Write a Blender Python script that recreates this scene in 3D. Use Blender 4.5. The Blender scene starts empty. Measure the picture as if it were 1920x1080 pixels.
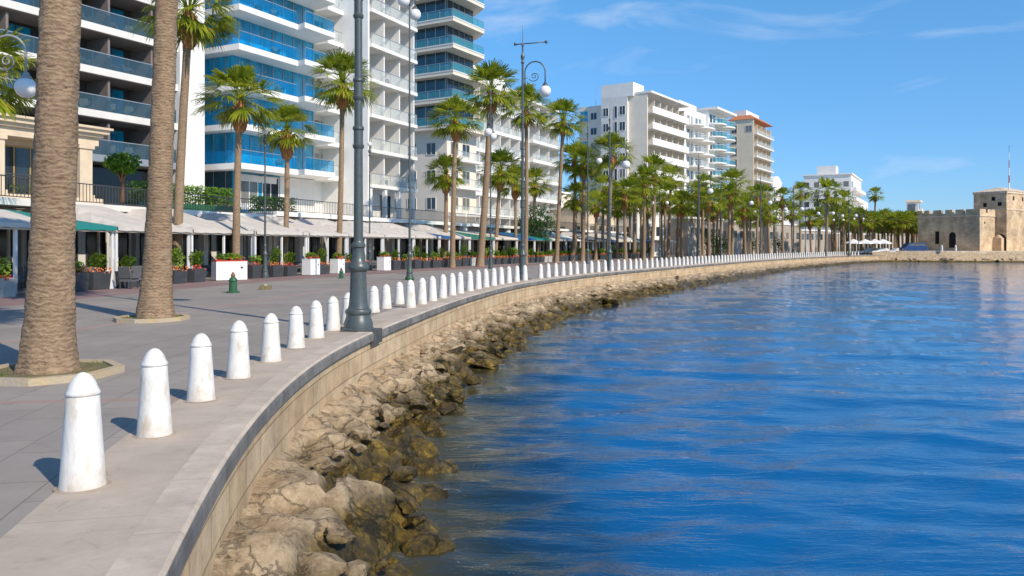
import bpy, math, random
import numpy as np
from mathutils import Vector, Matrix, noise
R = math.radians
C = bpy.context.scene.collection
sc = bpy.context.scene
rnd = random.Random(7)

# ------------------------------------------------------------------ camera, sky, sun
H, F0, HOR = 1.75, 1493.0, 462.0          # eye height, focal length in photo pixels, horizon row
cam_d = bpy.data.cameras.new('camera'); cam = bpy.data.objects.new('camera', cam_d); C.objects.link(cam)
cam.location = (0, 0, H); cam.rotation_euler = (R(90), 0, 0)
cam_d.sensor_width = 36; cam_d.lens = 36*F0/1920; cam_d.shift_y = -(540-HOR)/1920
cam_d.clip_start = 0.05; cam_d.clip_end = 6000
sc.camera = cam

SUN_EL, SUN_DIR = 38.0, Vector((0.69, -0.72, 0)).normalized()
sun_d = bpy.data.lights.new('sun', 'SUN'); sun_d.energy = 4.3; sun_d.angle = R(0.55); sun_d.color = (1.0, 0.89, 0.73)
sun = bpy.data.objects.new('sun', sun_d); C.objects.link(sun)
sd = Vector((SUN_DIR.x*math.cos(R(SUN_EL)), SUN_DIR.y*math.cos(R(SUN_EL)), math.sin(R(SUN_EL))))
sun.rotation_euler = (-sd).to_track_quat('-Z', 'Y').to_euler(); sun.location = (40, -30, 60)

w = bpy.data.worlds.new('World'); sc.world = w; w.use_nodes = True
nt = w.node_tree; N = nt.nodes; L = nt.links; N.clear()
out = N.new('ShaderNodeOutputWorld'); bg = N.new('ShaderNodeBackground'); bg.inputs[1].default_value = 0.13
sky = N.new('ShaderNodeTexSky'); sky.sky_type = 'NISHITA'; sky.sun_disc = False
sky.sun_elevation = R(SUN_EL); sky.sun_rotation = math.atan2(SUN_DIR.x, SUN_DIR.y)
sky.air_density = 0.8; sky.dust_density = 0.12; sky.ozone_density = 3.0
gam = N.new('ShaderNodeHueSaturation'); gam.inputs['Saturation'].default_value = 1.10; gam.inputs['Hue'].default_value = 0.495
tint = N.new('ShaderNodeMix'); tint.data_type = 'RGBA'; tint.blend_type = 'MULTIPLY'; tint.inputs[0].default_value = 1.0
tint.inputs[7].default_value = (0.92, 1.0, 1.16, 1)
tc = N.new('ShaderNodeTexCoord'); mp = N.new('ShaderNodeMapping')
mp.inputs['Scale'].default_value = (2.0, 2.0, 8.0); mp.inputs['Location'].default_value = (0.35, 0.2, 0.5); mp.inputs['Rotation'].default_value = (0, R(6), 0)
n1 = N.new('ShaderNodeTexNoise'); n1.inputs['Scale'].default_value = 1.7; n1.inputs['Detail'].default_value = 6; n1.inputs['Distortion'].default_value = 0.7
n1.inputs['Roughness'].default_value = 0.55
rp = N.new('ShaderNodeValToRGB'); rp.color_ramp.elements[0].position = 0.53; rp.color_ramp.elements[1].position = 0.80
rp.color_ramp.elements[1].color = (0.5, 0.5, 0.5, 1)
mx = N.new('ShaderNodeMix'); mx.data_type = 'RGBA'; mx.inputs[7].default_value = (6.2, 6.6, 7.4, 1)
L.new(tc.outputs['Generated'], mp.inputs[0]); L.new(mp.outputs[0], n1.inputs[0]); L.new(n1.outputs[0], rp.inputs[0])
L.new(sky.outputs[0], gam.inputs['Color']); L.new(gam.outputs[0], tint.inputs[6])
sxyz = N.new('ShaderNodeSeparateXYZ'); grd = N.new('ShaderNodeValToRGB'); grd.color_ramp.elements[0].color = (0.55, 0.66, 0.80, 1)
grd.color_ramp.elements[1].position = 0.30; grd.color_ramp.elements[1].color = (1.0, 1.30, 1.22, 1); e = grd.color_ramp.elements.new(0.55); e.color = (0.70, 1.22, 1.30, 1); e = grd.color_ramp.elements.new(1.0); e.color = (0.7, 1.0, 1.1, 1)
gm = N.new('ShaderNodeMix'); gm.data_type = 'RGBA'; gm.blend_type = 'MULTIPLY'; gm.inputs[0].default_value = 1.0
L.new(tc.outputs['Generated'], sxyz.inputs[0]); L.new(sxyz.outputs[2], grd.inputs[0]); L.new(tint.outputs[2], gm.inputs[6]); L.new(grd.outputs[0], gm.inputs[7]); L.new(gm.outputs[2], mx.inputs[6])
L.new(rp.outputs[0], mx.inputs[0]); L.new(mx.outputs[2], bg.inputs[0]); L.new(bg.outputs[0], out.inputs[0])

sc.view_settings.view_transform = 'Standard'; sc.view_settings.look = 'None'
sc.view_settings.gamma = 1; sc.view_settings.exposure = 0.12; sc.view_settings.use_curve_mapping = False

# ------------------------------------------------------------------ materials
def mat(name, col, rough=0.7, var=0.0, scale=3.0, bump=0.0, bscale=20.0, metal=0.0, spec=0.4, col2=None,
        coords='Object', stretch=(1, 1, 1), ramp=(0.35, 0.65), detail=5):
    m = bpy.data.materials.new(name); m.use_nodes = True
    t = m.node_tree; b = t.nodes['Principled BSDF']
    b.inputs['Base Color'].default_value = (*col, 1); b.inputs['Roughness'].default_value = rough
    b.inputs['Metallic'].default_value = metal; b.inputs['Specular IOR Level'].default_value = spec
    if var or col2 or bump:
        tcn = t.nodes.new('ShaderNodeTexCoord'); mpn = t.nodes.new('ShaderNodeMapping'); mpn.inputs['Scale'].default_value = stretch
        t.links.new(tcn.outputs[coords], mpn.inputs[0])
        if var or col2:
            n = t.nodes.new('ShaderNodeTexNoise'); n.inputs['Scale'].default_value = scale; n.inputs['Detail'].default_value = detail
            n.inputs['Roughness'].default_value = 0.65
            r = t.nodes.new('ShaderNodeValToRGB')
            c2 = col2 or tuple(max(0, c*(1-var)) for c in col); c1 = col if col2 else tuple(min(1, c*(1+var*0.7)) for c in col)
            r.color_ramp.elements[0].color = (*c2, 1); r.color_ramp.elements[1].color = (*c1, 1)
            r.color_ramp.elements[0].position = ramp[0]; r.color_ramp.elements[1].position = ramp[1]
            t.links.new(mpn.outputs[0], n.inputs[0]); t.links.new(n.outputs[0], r.inputs[0]); t.links.new(r.outputs[0], b.inputs['Base Color'])
        if bump:
            n2 = t.nodes.new('ShaderNodeTexNoise'); n2.inputs['Scale'].default_value = bscale; n2.inputs['Detail'].default_value = 5
            bp = t.nodes.new('ShaderNodeBump'); bp.inputs['Strength'].default_value = bump; bp.inputs['Distance'].default_value = 0.05
            t.links.new(mpn.outputs[0], n2.inputs[0]); t.links.new(n2.outputs[0], bp.inputs['Height']); t.links.new(bp.outputs[0], b.inputs['Normal'])
    return m

def see_through(name, tintc, fac, rough=0.05):
    m = bpy.data.materials.new(name); m.use_nodes = True; t = m.node_tree
    b = t.nodes['Principled BSDF']; b.inputs['Base Color'].default_value = (*tintc, 1); b.inputs['Roughness'].default_value = rough
    b.inputs['Specular IOR Level'].default_value = 0.8
    tr = t.nodes.new('ShaderNodeBsdfTransparent'); tr.inputs[0].default_value = (*[0.6+0.4*min(1, c*1.6) for c in tintc], 1)
    mxs = t.nodes.new('ShaderNodeMixShader'); mxs.inputs[0].default_value = fac
    t.links.new(tr.outputs[0], mxs.inputs[1]); t.links.new(b.outputs[0], mxs.inputs[2])
    t.links.new(mxs.outputs[0], t.nodes['Material Output'].inputs[0])
    return m

def leafmat(name, c1, c2, dry=None, scale=1.5, trans=0.35):
    m = bpy.data.materials.new(name); m.use_nodes = True; t = m.node_tree; b = t.nodes['Principled BSDF']
    b.inputs['Roughness'].default_value = 0.45; b.inputs['Specular IOR Level'].default_value = 0.35
    tcn = t.nodes.new('ShaderNodeTexCoord'); n = t.nodes.new('ShaderNodeTexNoise'); n.inputs['Scale'].default_value = scale; n.inputs['Detail'].default_value = 3
    r = t.nodes.new('ShaderNodeValToRGB'); r.color_ramp.elements[0].color = (*c1, 1); r.color_ramp.elements[1].color = (*c2, 1)
    r.color_ramp.elements[0].position = 0.35; r.color_ramp.elements[1].position = 0.62
    if dry:
        e = r.color_ramp.elements.new(0.72); e.color = (*dry, 1)
    t.links.new(tcn.outputs['Object'], n.inputs[0]); t.links.new(n.outputs[0], r.inputs[0]); t.links.new(r.outputs[0], b.inputs['Base Color'])
    tl = t.nodes.new('ShaderNodeBsdfTranslucent'); t.links.new(r.outputs[0], tl.inputs[0])
    mxs = t.nodes.new('ShaderNodeMixShader'); mxs.inputs[0].default_value = trans
    t.links.new(b.outputs[0], mxs.inputs[1]); t.links.new(tl.outputs[0], mxs.inputs[2]); t.links.new(mxs.outputs[0], t.nodes['Material Output'].inputs[0])
    return m

def tiles(name, c1, c2, mortar, bw, bh, msize=0.01, rough=0.75, coords='UV', nvar=0.3, nscale=0.5, bump=0.25, offset=0.5, rot=0.0, bands=None):
    """slabs or masonry blocks laid on UVs in metres"""
    m = bpy.data.materials.new(name); m.use_nodes = True; t = m.node_tree; b = t.nodes['Principled BSDF']; b.inputs['Roughness'].default_value = rough
    b.inputs['Specular IOR Level'].default_value = 0.3
    tcn = t.nodes.new('ShaderNodeTexCoord'); mpn = t.nodes.new('ShaderNodeMapping'); mpn.inputs['Rotation'].default_value = (0, 0, rot)
    t.links.new(tcn.outputs[coords], mpn.inputs[0])
    br = t.nodes.new('ShaderNodeTexBrick'); br.inputs['Scale'].default_value = 1; br.inputs['Brick Width'].default_value = bw
    br.inputs['Row Height'].default_value = bh; br.inputs['Mortar Size'].default_value = msize; br.inputs['Mortar Smooth'].default_value = 0.3
    br.offset = offset; br.inputs['Color1'].default_value = (*c1, 1); br.inputs['Color2'].default_value = (*c2, 1); br.inputs['Mortar'].default_value = (*mortar, 1)
    t.links.new(mpn.outputs[0], br.inputs[0])
    colo = br.outputs['Color']
    if bands:                                   # coloured courses: list of (d0, d1, colour) across the second UV axis
        sp = t.nodes.new('ShaderNodeSeparateXYZ'); t.links.new(tcn.outputs[coords], sp.inputs[0])
        for ax, a0, a1, period, cc in bands:
            src = sp.outputs[ax]
            if period:
                md = t.nodes.new('ShaderNodeMath'); md.operation = 'PINGPONG' if False else 'MODULO'; md.inputs[1].default_value = period
                t.links.new(src, md.inputs[0]); src = md.outputs[0]
            g = t.nodes.new('ShaderNodeMath'); g.operation = 'GREATER_THAN'; g.inputs[1].default_value = a0; t.links.new(src, g.inputs[0])
            l = t.nodes.new('ShaderNodeMath'); l.operation = 'LESS_THAN'; l.inputs[1].default_value = a1; t.links.new(src, l.inputs[0])
            mu = t.nodes.new('ShaderNodeMath'); mu.operation = 'MULTIPLY'; t.links.new(g.outputs[0], mu.inputs[0]); t.links.new(l.outputs[0], mu.inputs[1])
            mu2 = t.nodes.new('ShaderNodeMath'); mu2.operation = 'MULTIPLY'; mu2.inputs[1].default_value = 0.85; t.links.new(mu.outputs[0], mu2.inputs[0])
            mm = t.nodes.new('ShaderNodeMix'); mm.data_type = 'RGBA'; mm.inputs[7].default_value = (*cc, 1)
            t.links.new(mu2.outputs[0], mm.inputs[0]); t.links.new(colo, mm.inputs[6]); colo = mm.outputs[2]
    n = t.nodes.new('ShaderNodeTexNoise'); n.inputs['Scale'].default_value = nscale; n.inputs['Detail'].default_value = 8; n.inputs['Roughness'].default_value = 0.7
    t.links.new(tcn.outputs['Object'], n.inputs[0])
    mr = t.nodes.new('ShaderNodeMapRange'); mr.inputs[1].default_value = 0.3; mr.inputs[2].default_value = 0.7
    mr.inputs[3].default_value = 1-nvar; mr.inputs[4].default_value = 1+nvar*0.5; t.links.new(n.outputs[0], mr.inputs[0])
    ml = t.nodes.new('ShaderNodeMix'); ml.data_type = 'RGBA'; ml.blend_type = 'MULTIPLY'; ml.inputs[0].default_value = 1
    t.links.new(colo, ml.inputs[6]); t.links.new(mr.outputs[0], ml.inputs[7]); t.links.new(ml.outputs[2], b.inputs['Base Color'])
    sn = t.nodes.new('ShaderNodeTexNoise'); sn.inputs['Scale'].default_value = 3.3; sn.inputs['Detail'].default_value = 9; sn.inputs['Roughness'].default_value = 0.8; sn.inputs['Distortion'].default_value = 0.8
    t.links.new(tcn.outputs['Object'], sn.inputs[0]); sr = t.nodes.new('ShaderNodeMapRange'); sr.inputs[1].default_value = 0.56; sr.inputs[2].default_value = 0.70; sr.inputs[3].default_value = 1; sr.inputs[4].default_value = 0.72
    t.links.new(sn.outputs[0], sr.inputs[0]); sm_ = t.nodes.new('ShaderNodeMix'); sm_.data_type = 'RGBA'; sm_.blend_type = 'MULTIPLY'; sm_.inputs[0].default_value = 1
    t.links.new(ml.outputs[2], sm_.inputs[6]); t.links.new(sr.outputs[0], sm_.inputs[7]); t.links.new(sm_.outputs[2], b.inputs['Base Color'])
    n2 = t.nodes.new('ShaderNodeTexNoise'); n2.inputs['Scale'].default_value = 25; n2.inputs['Detail'].default_value = 4; t.links.new(tcn.outputs['Object'], n2.inputs[0])
    ad = t.nodes.new('ShaderNodeMath'); ad.operation = 'MULTIPLY_ADD'; ad.inputs[1].default_value = -0.8
    t.links.new(br.outputs['Fac'], ad.inputs[0]); t.links.new(n2.outputs[0], ad.inputs[2])
    bp = t.nodes.new('ShaderNodeBump'); bp.inputs['Strength'].default_value = bump; bp.inputs['Distance'].default_value = 0.01
    t.links.new(ad.outputs[0], bp.inputs['Height']); t.links.new(bp.outputs[0], b.inputs['Normal'])
    return m

M = {}
M['paver'] = tiles('grey pavers', (0.335, 0.295, 0.26), (0.30, 0.265, 0.235), (0.22, 0.19, 0.165), 0.9, 0.6, 0.008, nvar=0.22, nscale=0.35,
                   bands=[(1, 12.6, 16.6, 0, (0.27, 0.165, 0.155)), (1, 6.2, 6.45, 0, (0.40, 0.27, 0.23)), (0, 3.0, 3.22, 14.0, (0.36, 0.25, 0.21))])
M['quay'] = tiles('beige quay concrete', (0.52, 0.43, 0.345), (0.49, 0.405, 0.32), (0.40, 0.315, 0.24), 2.0, 3.0, 0.006, nvar=0.25, nscale=0.8, bump=0.3)
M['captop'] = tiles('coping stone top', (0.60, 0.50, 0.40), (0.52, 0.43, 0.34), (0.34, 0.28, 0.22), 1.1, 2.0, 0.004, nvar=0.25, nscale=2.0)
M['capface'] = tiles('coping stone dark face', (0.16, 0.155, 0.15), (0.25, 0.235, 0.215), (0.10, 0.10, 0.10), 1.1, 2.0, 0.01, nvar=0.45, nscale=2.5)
M['ashlar'] = tiles('tan wall blocks', (0.60, 0.46, 0.30), (0.52, 0.37, 0.22), (0.36, 0.25, 0.14), 0.85, 0.34, 0.012, nvar=0.4, nscale=1.6, bump=0.6)
M['ground'] = mat('city ground', (0.3, 0.28, 0.26), 0.9, var=0.2, scale=0.2)
M['bollard'] = mat('white bollard paint', (0.74, 0.715, 0.67), 0.55, col2=(0.58, 0.50, 0.40), scale=6, ramp=(0.30, 0.47), stretch=(1, 1, 0.5), bump=0.12, bscale=25)
M['post'] = mat('grey green post paint', (0.085, 0.10, 0.098), 0.38, var=0.15, scale=12, spec=0.6, metal=0.15)
M['postlight'] = mat('light grey post paint', (0.32, 0.32, 0.31), 0.4, spec=0.5)
M['greenpost'] = mat('green iron paint', (0.03, 0.11, 0.05), 0.45)
M['globe'] = mat('white lamp glass', (0.82, 0.80, 0.78), 0.25)
M['white'] = mat('white render', (0.80, 0.775, 0.735), 0.8, var=0.06, scale=0.6)
M['white2'] = mat('warm white render', (0.72, 0.69, 0.64), 0.8, var=0.08, scale=0.6)
M['tan'] = mat('tan render', (0.80, 0.71, 0.59), 0.85, var=0.05, scale=0.5)
M['dull'] = mat('dull beige render', (0.40, 0.35, 0.30), 0.9, var=0.15, scale=0.4)
M['peach'] = mat('peach render', (0.80, 0.66, 0.48), 0.85, var=0.07, scale=0.5)
M['sand'] = mat('sandstone facade', (0.66, 0.54, 0.40), 0.8, var=0.1, scale=1.5)
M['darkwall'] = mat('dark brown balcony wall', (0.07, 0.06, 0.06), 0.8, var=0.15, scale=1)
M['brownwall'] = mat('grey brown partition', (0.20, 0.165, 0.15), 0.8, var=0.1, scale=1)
M['blueglass'] = mat('blue mirror glass', (0.001, 0.36, 0.60), 0.07, spec=0.9, var=0.5, scale=0.5, stretch=(1, 1, 0.4))
M['tealglass'] = mat('dark teal glass', (0.01, 0.055, 0.08), 0.07, spec=0.9, var=0.4, scale=0.5)
M['darkglass'] = mat('dark window glass', (0.025, 0.035, 0.045), 0.08, spec=0.8, var=0.4, scale=0.8)
M['greyglass'] = mat('grey window glass', (0.10, 0.13, 0.15), 0.12, spec=0.8, var=0.4, scale=0.5)
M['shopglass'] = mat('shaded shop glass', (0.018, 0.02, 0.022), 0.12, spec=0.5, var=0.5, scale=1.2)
M['rail_blue'] = see_through('blue balcony glass', (0.02, 0.38, 0.62), 0.16)
M['rail_grey'] = see_through('grey balcony glass', (0.13, 0.24, 0.31), 0.2); M['rail_clear'] = see_through('pale balcony glass', (0.62, 0.70, 0.69), 0.2)
M['rail_teal'] = see_through('teal balcony glass', (0.12, 0.42, 0.5), 0.34)
M['metal'] = mat('grey metal', (0.45, 0.45, 0.45), 0.4, metal=0.6)
M['darkmetal'] = mat('dark railing metal', (0.06, 0.06, 0.065), 0.5)
M['gold'] = mat('ochre window frame', (0.45, 0.30, 0.08), 0.5)
M['canvas'] = mat('off white canvas', (0.56, 0.51, 0.46), 0.9, var=0.12, scale=1.0)
M['canvas2'] = mat('cream canvas', (0.66, 0.59, 0.48), 0.9, var=0.06, scale=1.0)
M['teal'] = mat('teal canvas', (0.015, 0.22, 0.2), 0.8); M['bluec'] = mat('blue canvas', (0.02, 0.10, 0.27), 0.8)
M['greenc'] = mat('green canvas', (0.02, 0.17, 0.12), 0.8)
M['whitebox'] = mat('white panel', (0.82, 0.81, 0.80), 0.5, var=0.04, scale=3)
M['planter'] = mat('dark grey planter', (0.055, 0.06, 0.065), 0.6, var=0.2, scale=4)
M['planter2'] = mat('pale planter', (0.45, 0.42, 0.38), 0.7, var=0.2, scale=4)
M['wicker'] = mat('grey wicker', (0.12, 0.125, 0.13), 0.7, bump=0.4, bscale=60)
M['wood'] = mat('brown wood', (0.22, 0.11, 0.05), 0.6)
M['kerb'] = mat('yellowed tree kerb', (0.50, 0.38, 0.20), 0.8, col2=(0.42, 0.36, 0.29), scale=2.5, bump=0.3)
M['soil'] = mat('dry soil and weeds', (0.24, 0.18, 0.10), 0.95, col2=(0.13, 0.13, 0.05), scale=6, bump=0.8, bscale=25)
M['plant'] = leafmat('planter leaves', (0.07, 0.17, 0.012), (0.25, 0.34, 0.025))
M['hedge'] = leafmat('hedge leaves', (0.05, 0.14, 0.008), (0.18, 0.32, 0.02), scale=2.5)
M['darkleaf'] = leafmat('dark tree leaves', (0.015, 0.05, 0.012), (0.05, 0.12, 0.02))
M['flower_red'] = mat('red flowers', (0.62, 0.06, 0.05), 0.6, var=0.3, scale=6)
M['flower_orange'] = mat('orange flowers', (0.70, 0.18, 0.04), 0.6, var=0.3, scale=6)
M['frond'] = leafmat('palm fronds', (0.14, 0.21, 0.014), (0.40, 0.43, 0.03), dry=(0.42, 0.36, 0.06), scale=1.6, trans=0.5)
M['frond_dark'] = leafmat('old palm fronds', (0.09, 0.13, 0.014), (0.20, 0.21, 0.025), dry=(0.36, 0.22, 0.06), scale=1.3, trans=0.35)
M['boots'] = mat('orange brown frond stubs', (0.56, 0.27, 0.10), 0.8, col2=(0.24, 0.10, 0.04), scale=9, bump=0.5)
M['rooftile'] = mat('orange roof tiles', (0.55, 0.20, 0.09), 0.8, var=0.15, scale=3)
M['castle'] = None
M['carblue'] = mat('dark blue car paint', (0.006, 0.03, 0.13), 0.25, spec=0.7); M['carwhite'] = mat('white car paint', (0.75, 0.75, 0.75), 0.3, spec=0.6)
M['tyre'] = mat('black rubber', (0.02, 0.02, 0.02), 0.8); M['red'] = mat('red paint', (0.5, 0.04, 0.03), 0.5)

def vary(m, curtain):
    t = m.node_tree; b = t.nodes['Principled BSDF']; oi = t.nodes.new('ShaderNodeObjectInfo'); r = t.nodes.new('ShaderNodeValToRGB'); r.color_ramp.interpolation = 'CONSTANT'
    e = r.color_ramp.elements; e[0].color = (0, 0, 0, 1); e[1].position = 0.62; e[1].color = (.35, .35, .35, 1); q = e.new(.82); q.color = (.8, .8, .8, 1)
    mm = t.nodes.new('ShaderNodeMix'); mm.data_type = 'RGBA'; mm.inputs[7].default_value = (*curtain, 1); src = b.inputs['Base Color'].links[0].from_socket
    t.links.new(oi.outputs['Random'], r.inputs[0]); t.links.new(r.outputs[0], mm.inputs[0]); t.links.new(src, mm.inputs[6]); t.links.new(mm.outputs[2], b.inputs['Base Color'])
vary(M['greyglass'], (.5, .47, .4)); vary(M['darkglass'], (.22, .21, .19))
def bark():
    m = bpy.data.materials.new('palm bark'); m.use_nodes = True; t = m.node_tree; b = t.nodes['Principled BSDF']; b.inputs['Roughness'].default_value = 0.9
    b.inputs['Specular IOR Level'].default_value = 0.15
    tcn = t.nodes.new('ShaderNodeTexCoord')
    def nz(scale, st, detail=6, dist=0.0):
        mpn = t.nodes.new('ShaderNodeMapping'); mpn.inputs['Scale'].default_value = st; t.links.new(tcn.outputs['Object'], mpn.inputs[0])
        n = t.nodes.new('ShaderNodeTexNoise'); n.inputs['Scale'].default_value = scale; n.inputs['Detail'].default_value = detail; n.inputs['Distortion'].default_value = dist
        n.inputs['Roughness'].default_value = 0.7
        t.links.new(mpn.outputs[0], n.inputs[0]); return n
    a = nz(4.5, (1, 1, 2.6), 8, 1.2); c = nz(1.0, (1, 1, 0.5), 3); d = nz(9, (1.0, 1.0, 2.2), 5, 0.3)
    r = t.nodes.new('ShaderNodeValToRGB'); r.color_ramp.elements[0].position = 0.33; r.color_ramp.elements[0].color = (0.15, 0.092, 0.055, 1)
    r.color_ramp.elements[1].position = 0.66; r.color_ramp.elements[1].color = (0.41, 0.295, 0.19, 1); e = r.color_ramp.elements.new(0.47); e.color = (0.285, 0.195, 0.125, 1)
    wv = t.nodes.new('ShaderNodeTexWave'); wv.wave_type = 'BANDS'; wv.bands_direction = 'Z'; wv.inputs['Scale'].default_value = 4.6; wv.inputs['Distortion'].default_value = 7.0
    wv.inputs['Detail'].default_value = 4; wv.inputs['Detail Scale'].default_value = 2.2; t.links.new(tcn.outputs['Object'], wv.inputs[0])
    sm = t.nodes.new('ShaderNodeMath'); sm.operation = 'MULTIPLY_ADD'; sm.inputs[1].default_value = 0.55
    s2 = t.nodes.new('ShaderNodeMath'); s2.operation = 'MULTIPLY'; s2.inputs[1].default_value = 0.45
    t.links.new(d.outputs[0], s2.inputs[0]); t.links.new(a.outputs[0], sm.inputs[0]); t.links.new(s2.outputs[0], sm.inputs[2])
    w2 = t.nodes.new('ShaderNodeMath'); w2.operation = 'MULTIPLY_ADD'; w2.inputs[1].default_value = 0.11; t.links.new(wv.outputs[0], w2.inputs[0])
    w3 = t.nodes.new('ShaderNodeMath'); w3.operation = 'ADD'; w3.inputs[1].default_value = -0.055; t.links.new(sm.outputs[0], w3.inputs[0]); t.links.new(w3.outputs[0], w2.inputs[2]); sm = w2
    t.links.new(sm.outputs[0], r.inputs[0])
    mr = t.nodes.new('ShaderNodeMapRange'); mr.inputs[1].default_value = 0.3; mr.inputs[2].default_value = 0.7; mr.inputs[3].default_value = 0.82; mr.inputs[4].default_value = 1.12
    t.links.new(c.outputs[0], mr.inputs[0])
    ml = t.nodes.new('ShaderNodeMix'); ml.data_type = 'RGBA'; ml.blend_type = 'MULTIPLY'; ml.inputs[0].default_value = 1
    t.links.new(r.outputs[0], ml.inputs[6]); t.links.new(mr.outputs[0], ml.inputs[7]); t.links.new(ml.outputs[2], b.inputs['Base Color'])
    bp = t.nodes.new('ShaderNodeBump'); bp.inputs['Strength'].default_value = 0.9; bp.inputs['Distance'].default_value = 0.05
    t.links.new(sm.outputs[0], bp.inputs['Height']); t.links.new(bp.outputs[0], b.inputs['Normal'])
    return m
M['bark'] = bark()

def rockmat():
    """limestone that is bleached above, stained with algae where the sea reaches"""
    m = bpy.data.materials.new('shore rock'); m.use_nodes = True; t = m.node_tree; b = t.nodes['Principled BSDF']; b.inputs['Roughness'].default_value = 0.85
    b.inputs['Specular IOR Level'].default_value = 0.3
    g = t.nodes.new('ShaderNodeNewGeometry'); sp = t.nodes.new('ShaderNodeSeparateXYZ'); t.links.new(g.outputs['Position'], sp.inputs[0])
    def nz(scale, detail=7, rough=0.68):
        n = t.nodes.new('ShaderNodeTexNoise'); n.inputs['Scale'].default_value = scale; n.inputs['Detail'].default_value = detail; n.inputs['Roughness'].default_value = rough
        t.links.new(g.outputs['Position'], n.inputs[0]); return n
    a = nz(3.0); d = nz(14, 8, 0.8); big = nz(0.7, 4)
    r = t.nodes.new('ShaderNodeValToRGB'); r.color_ramp.elements[0].position = 0.36; r.color_ramp.elements[0].color = (0.20, 0.135, 0.075, 1)
    r.color_ramp.elements[1].position = 0.64; r.color_ramp.elements[1].color = (0.68, 0.53, 0.35, 1); e = r.color_ramp.elements.new(0.5); e.color = (0.50, 0.37, 0.23, 1)
    mxn = t.nodes.new('ShaderNodeMix'); mxn.data_type = 'FLOAT'; mxn.inputs[0].default_value = 0.5
    t.links.new(a.outputs[0], mxn.inputs[2]); t.links.new(d.outputs[0], mxn.inputs[3]); t.links.new(mxn.outputs[0], r.inputs[0])
    al = t.nodes.new('ShaderNodeValToRGB'); al.color_ramp.elements[0].position = 0.42; al.color_ramp.elements[0].color = (0.035, 0.03, 0.014, 1)
    al.color_ramp.elements[1].position = 0.62; al.color_ramp.elements[1].color = (0.36, 0.23, 0.03, 1); e = al.color_ramp.elements.new(0.53); e.color = (0.13, 0.085, 0.018, 1)
    t.links.new(mxn.outputs[0], al.inputs[0])
    ma = t.nodes.new('ShaderNodeMath'); ma.operation = 'MULTIPLY_ADD'; ma.inputs[1].default_value = -0.55
    t.links.new(big.outputs[0], ma.inputs[0]); t.links.new(sp.outputs[2], ma.inputs[2])
    mr = t.nodes.new('ShaderNodeMapRange'); mr.inputs[1].default_value = -1.40; mr.inputs[2].default_value = -1.16; mr.inputs[3].default_value = 1; mr.inputs[4].default_value = 0
    t.links.new(ma.outputs[0], mr.inputs[0])
    mm = t.nodes.new('ShaderNodeMix'); mm.data_type = 'RGBA'; t.links.new(mr.outputs[0], mm.inputs[0]); t.links.new(r.outputs[0], mm.inputs[6]); t.links.new(al.outputs[0], mm.inputs[7])
    vd = t.nodes.new('ShaderNodeTexVoronoi'); vd.feature = 'DISTANCE_TO_EDGE'; vd.inputs['Scale'].default_value = 2.1
    va = t.nodes.new('ShaderNodeVectorMath'); va.operation = 'MULTIPLY_ADD'; va.inputs[1].default_value = (.55, .55, .55); t.links.new(a.outputs[1], va.inputs[0]); t.links.new(g.outputs['Position'], va.inputs[2]); t.links.new(va.outputs[0], vd.inputs[0])
    cm = t.nodes.new('ShaderNodeMapRange'); cm.inputs[1].default_value = 0.0; cm.inputs[2].default_value = 0.045; cm.inputs[3].default_value = 0.62; cm.inputs[4].default_value = 1; t.links.new(vd.outputs[0], cm.inputs[0])
    mc = t.nodes.new('ShaderNodeMix'); mc.data_type = 'RGBA'; mc.blend_type = 'MULTIPLY'; mc.inputs[0].default_value = 1; t.links.new(mm.outputs[2], mc.inputs[6]); t.links.new(cm.outputs[0], mc.inputs[7])
    t.links.new(mc.outputs[2], b.inputs['Base Color'])
    hh_ = t.nodes.new('ShaderNodeMath'); hh_.operation = 'MULTIPLY_ADD'; hh_.inputs[1].default_value = 0.6; t.links.new(cm.outputs[0], hh_.inputs[0]); t.links.new(mxn.outputs[0], hh_.inputs[2])
    rr = t.nodes.new('ShaderNodeMapRange'); rr.inputs[3].default_value = 0.9; rr.inputs[4].default_value = 0.35; t.links.new(mr.outputs[0], rr.inputs[0]); t.links.new(rr.outputs[0], b.inputs['Roughness'])
    bp = t.nodes.new('ShaderNodeBump'); bp.inputs['Strength'].default_value = 1.0; bp.inputs['Distance'].default_value = 0.09
    t.links.new(hh_.outputs[0], bp.inputs['Height']); t.links.new(bp.outputs[0], b.inputs['Normal'])
    return m
M['rock'] = rockmat()

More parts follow.
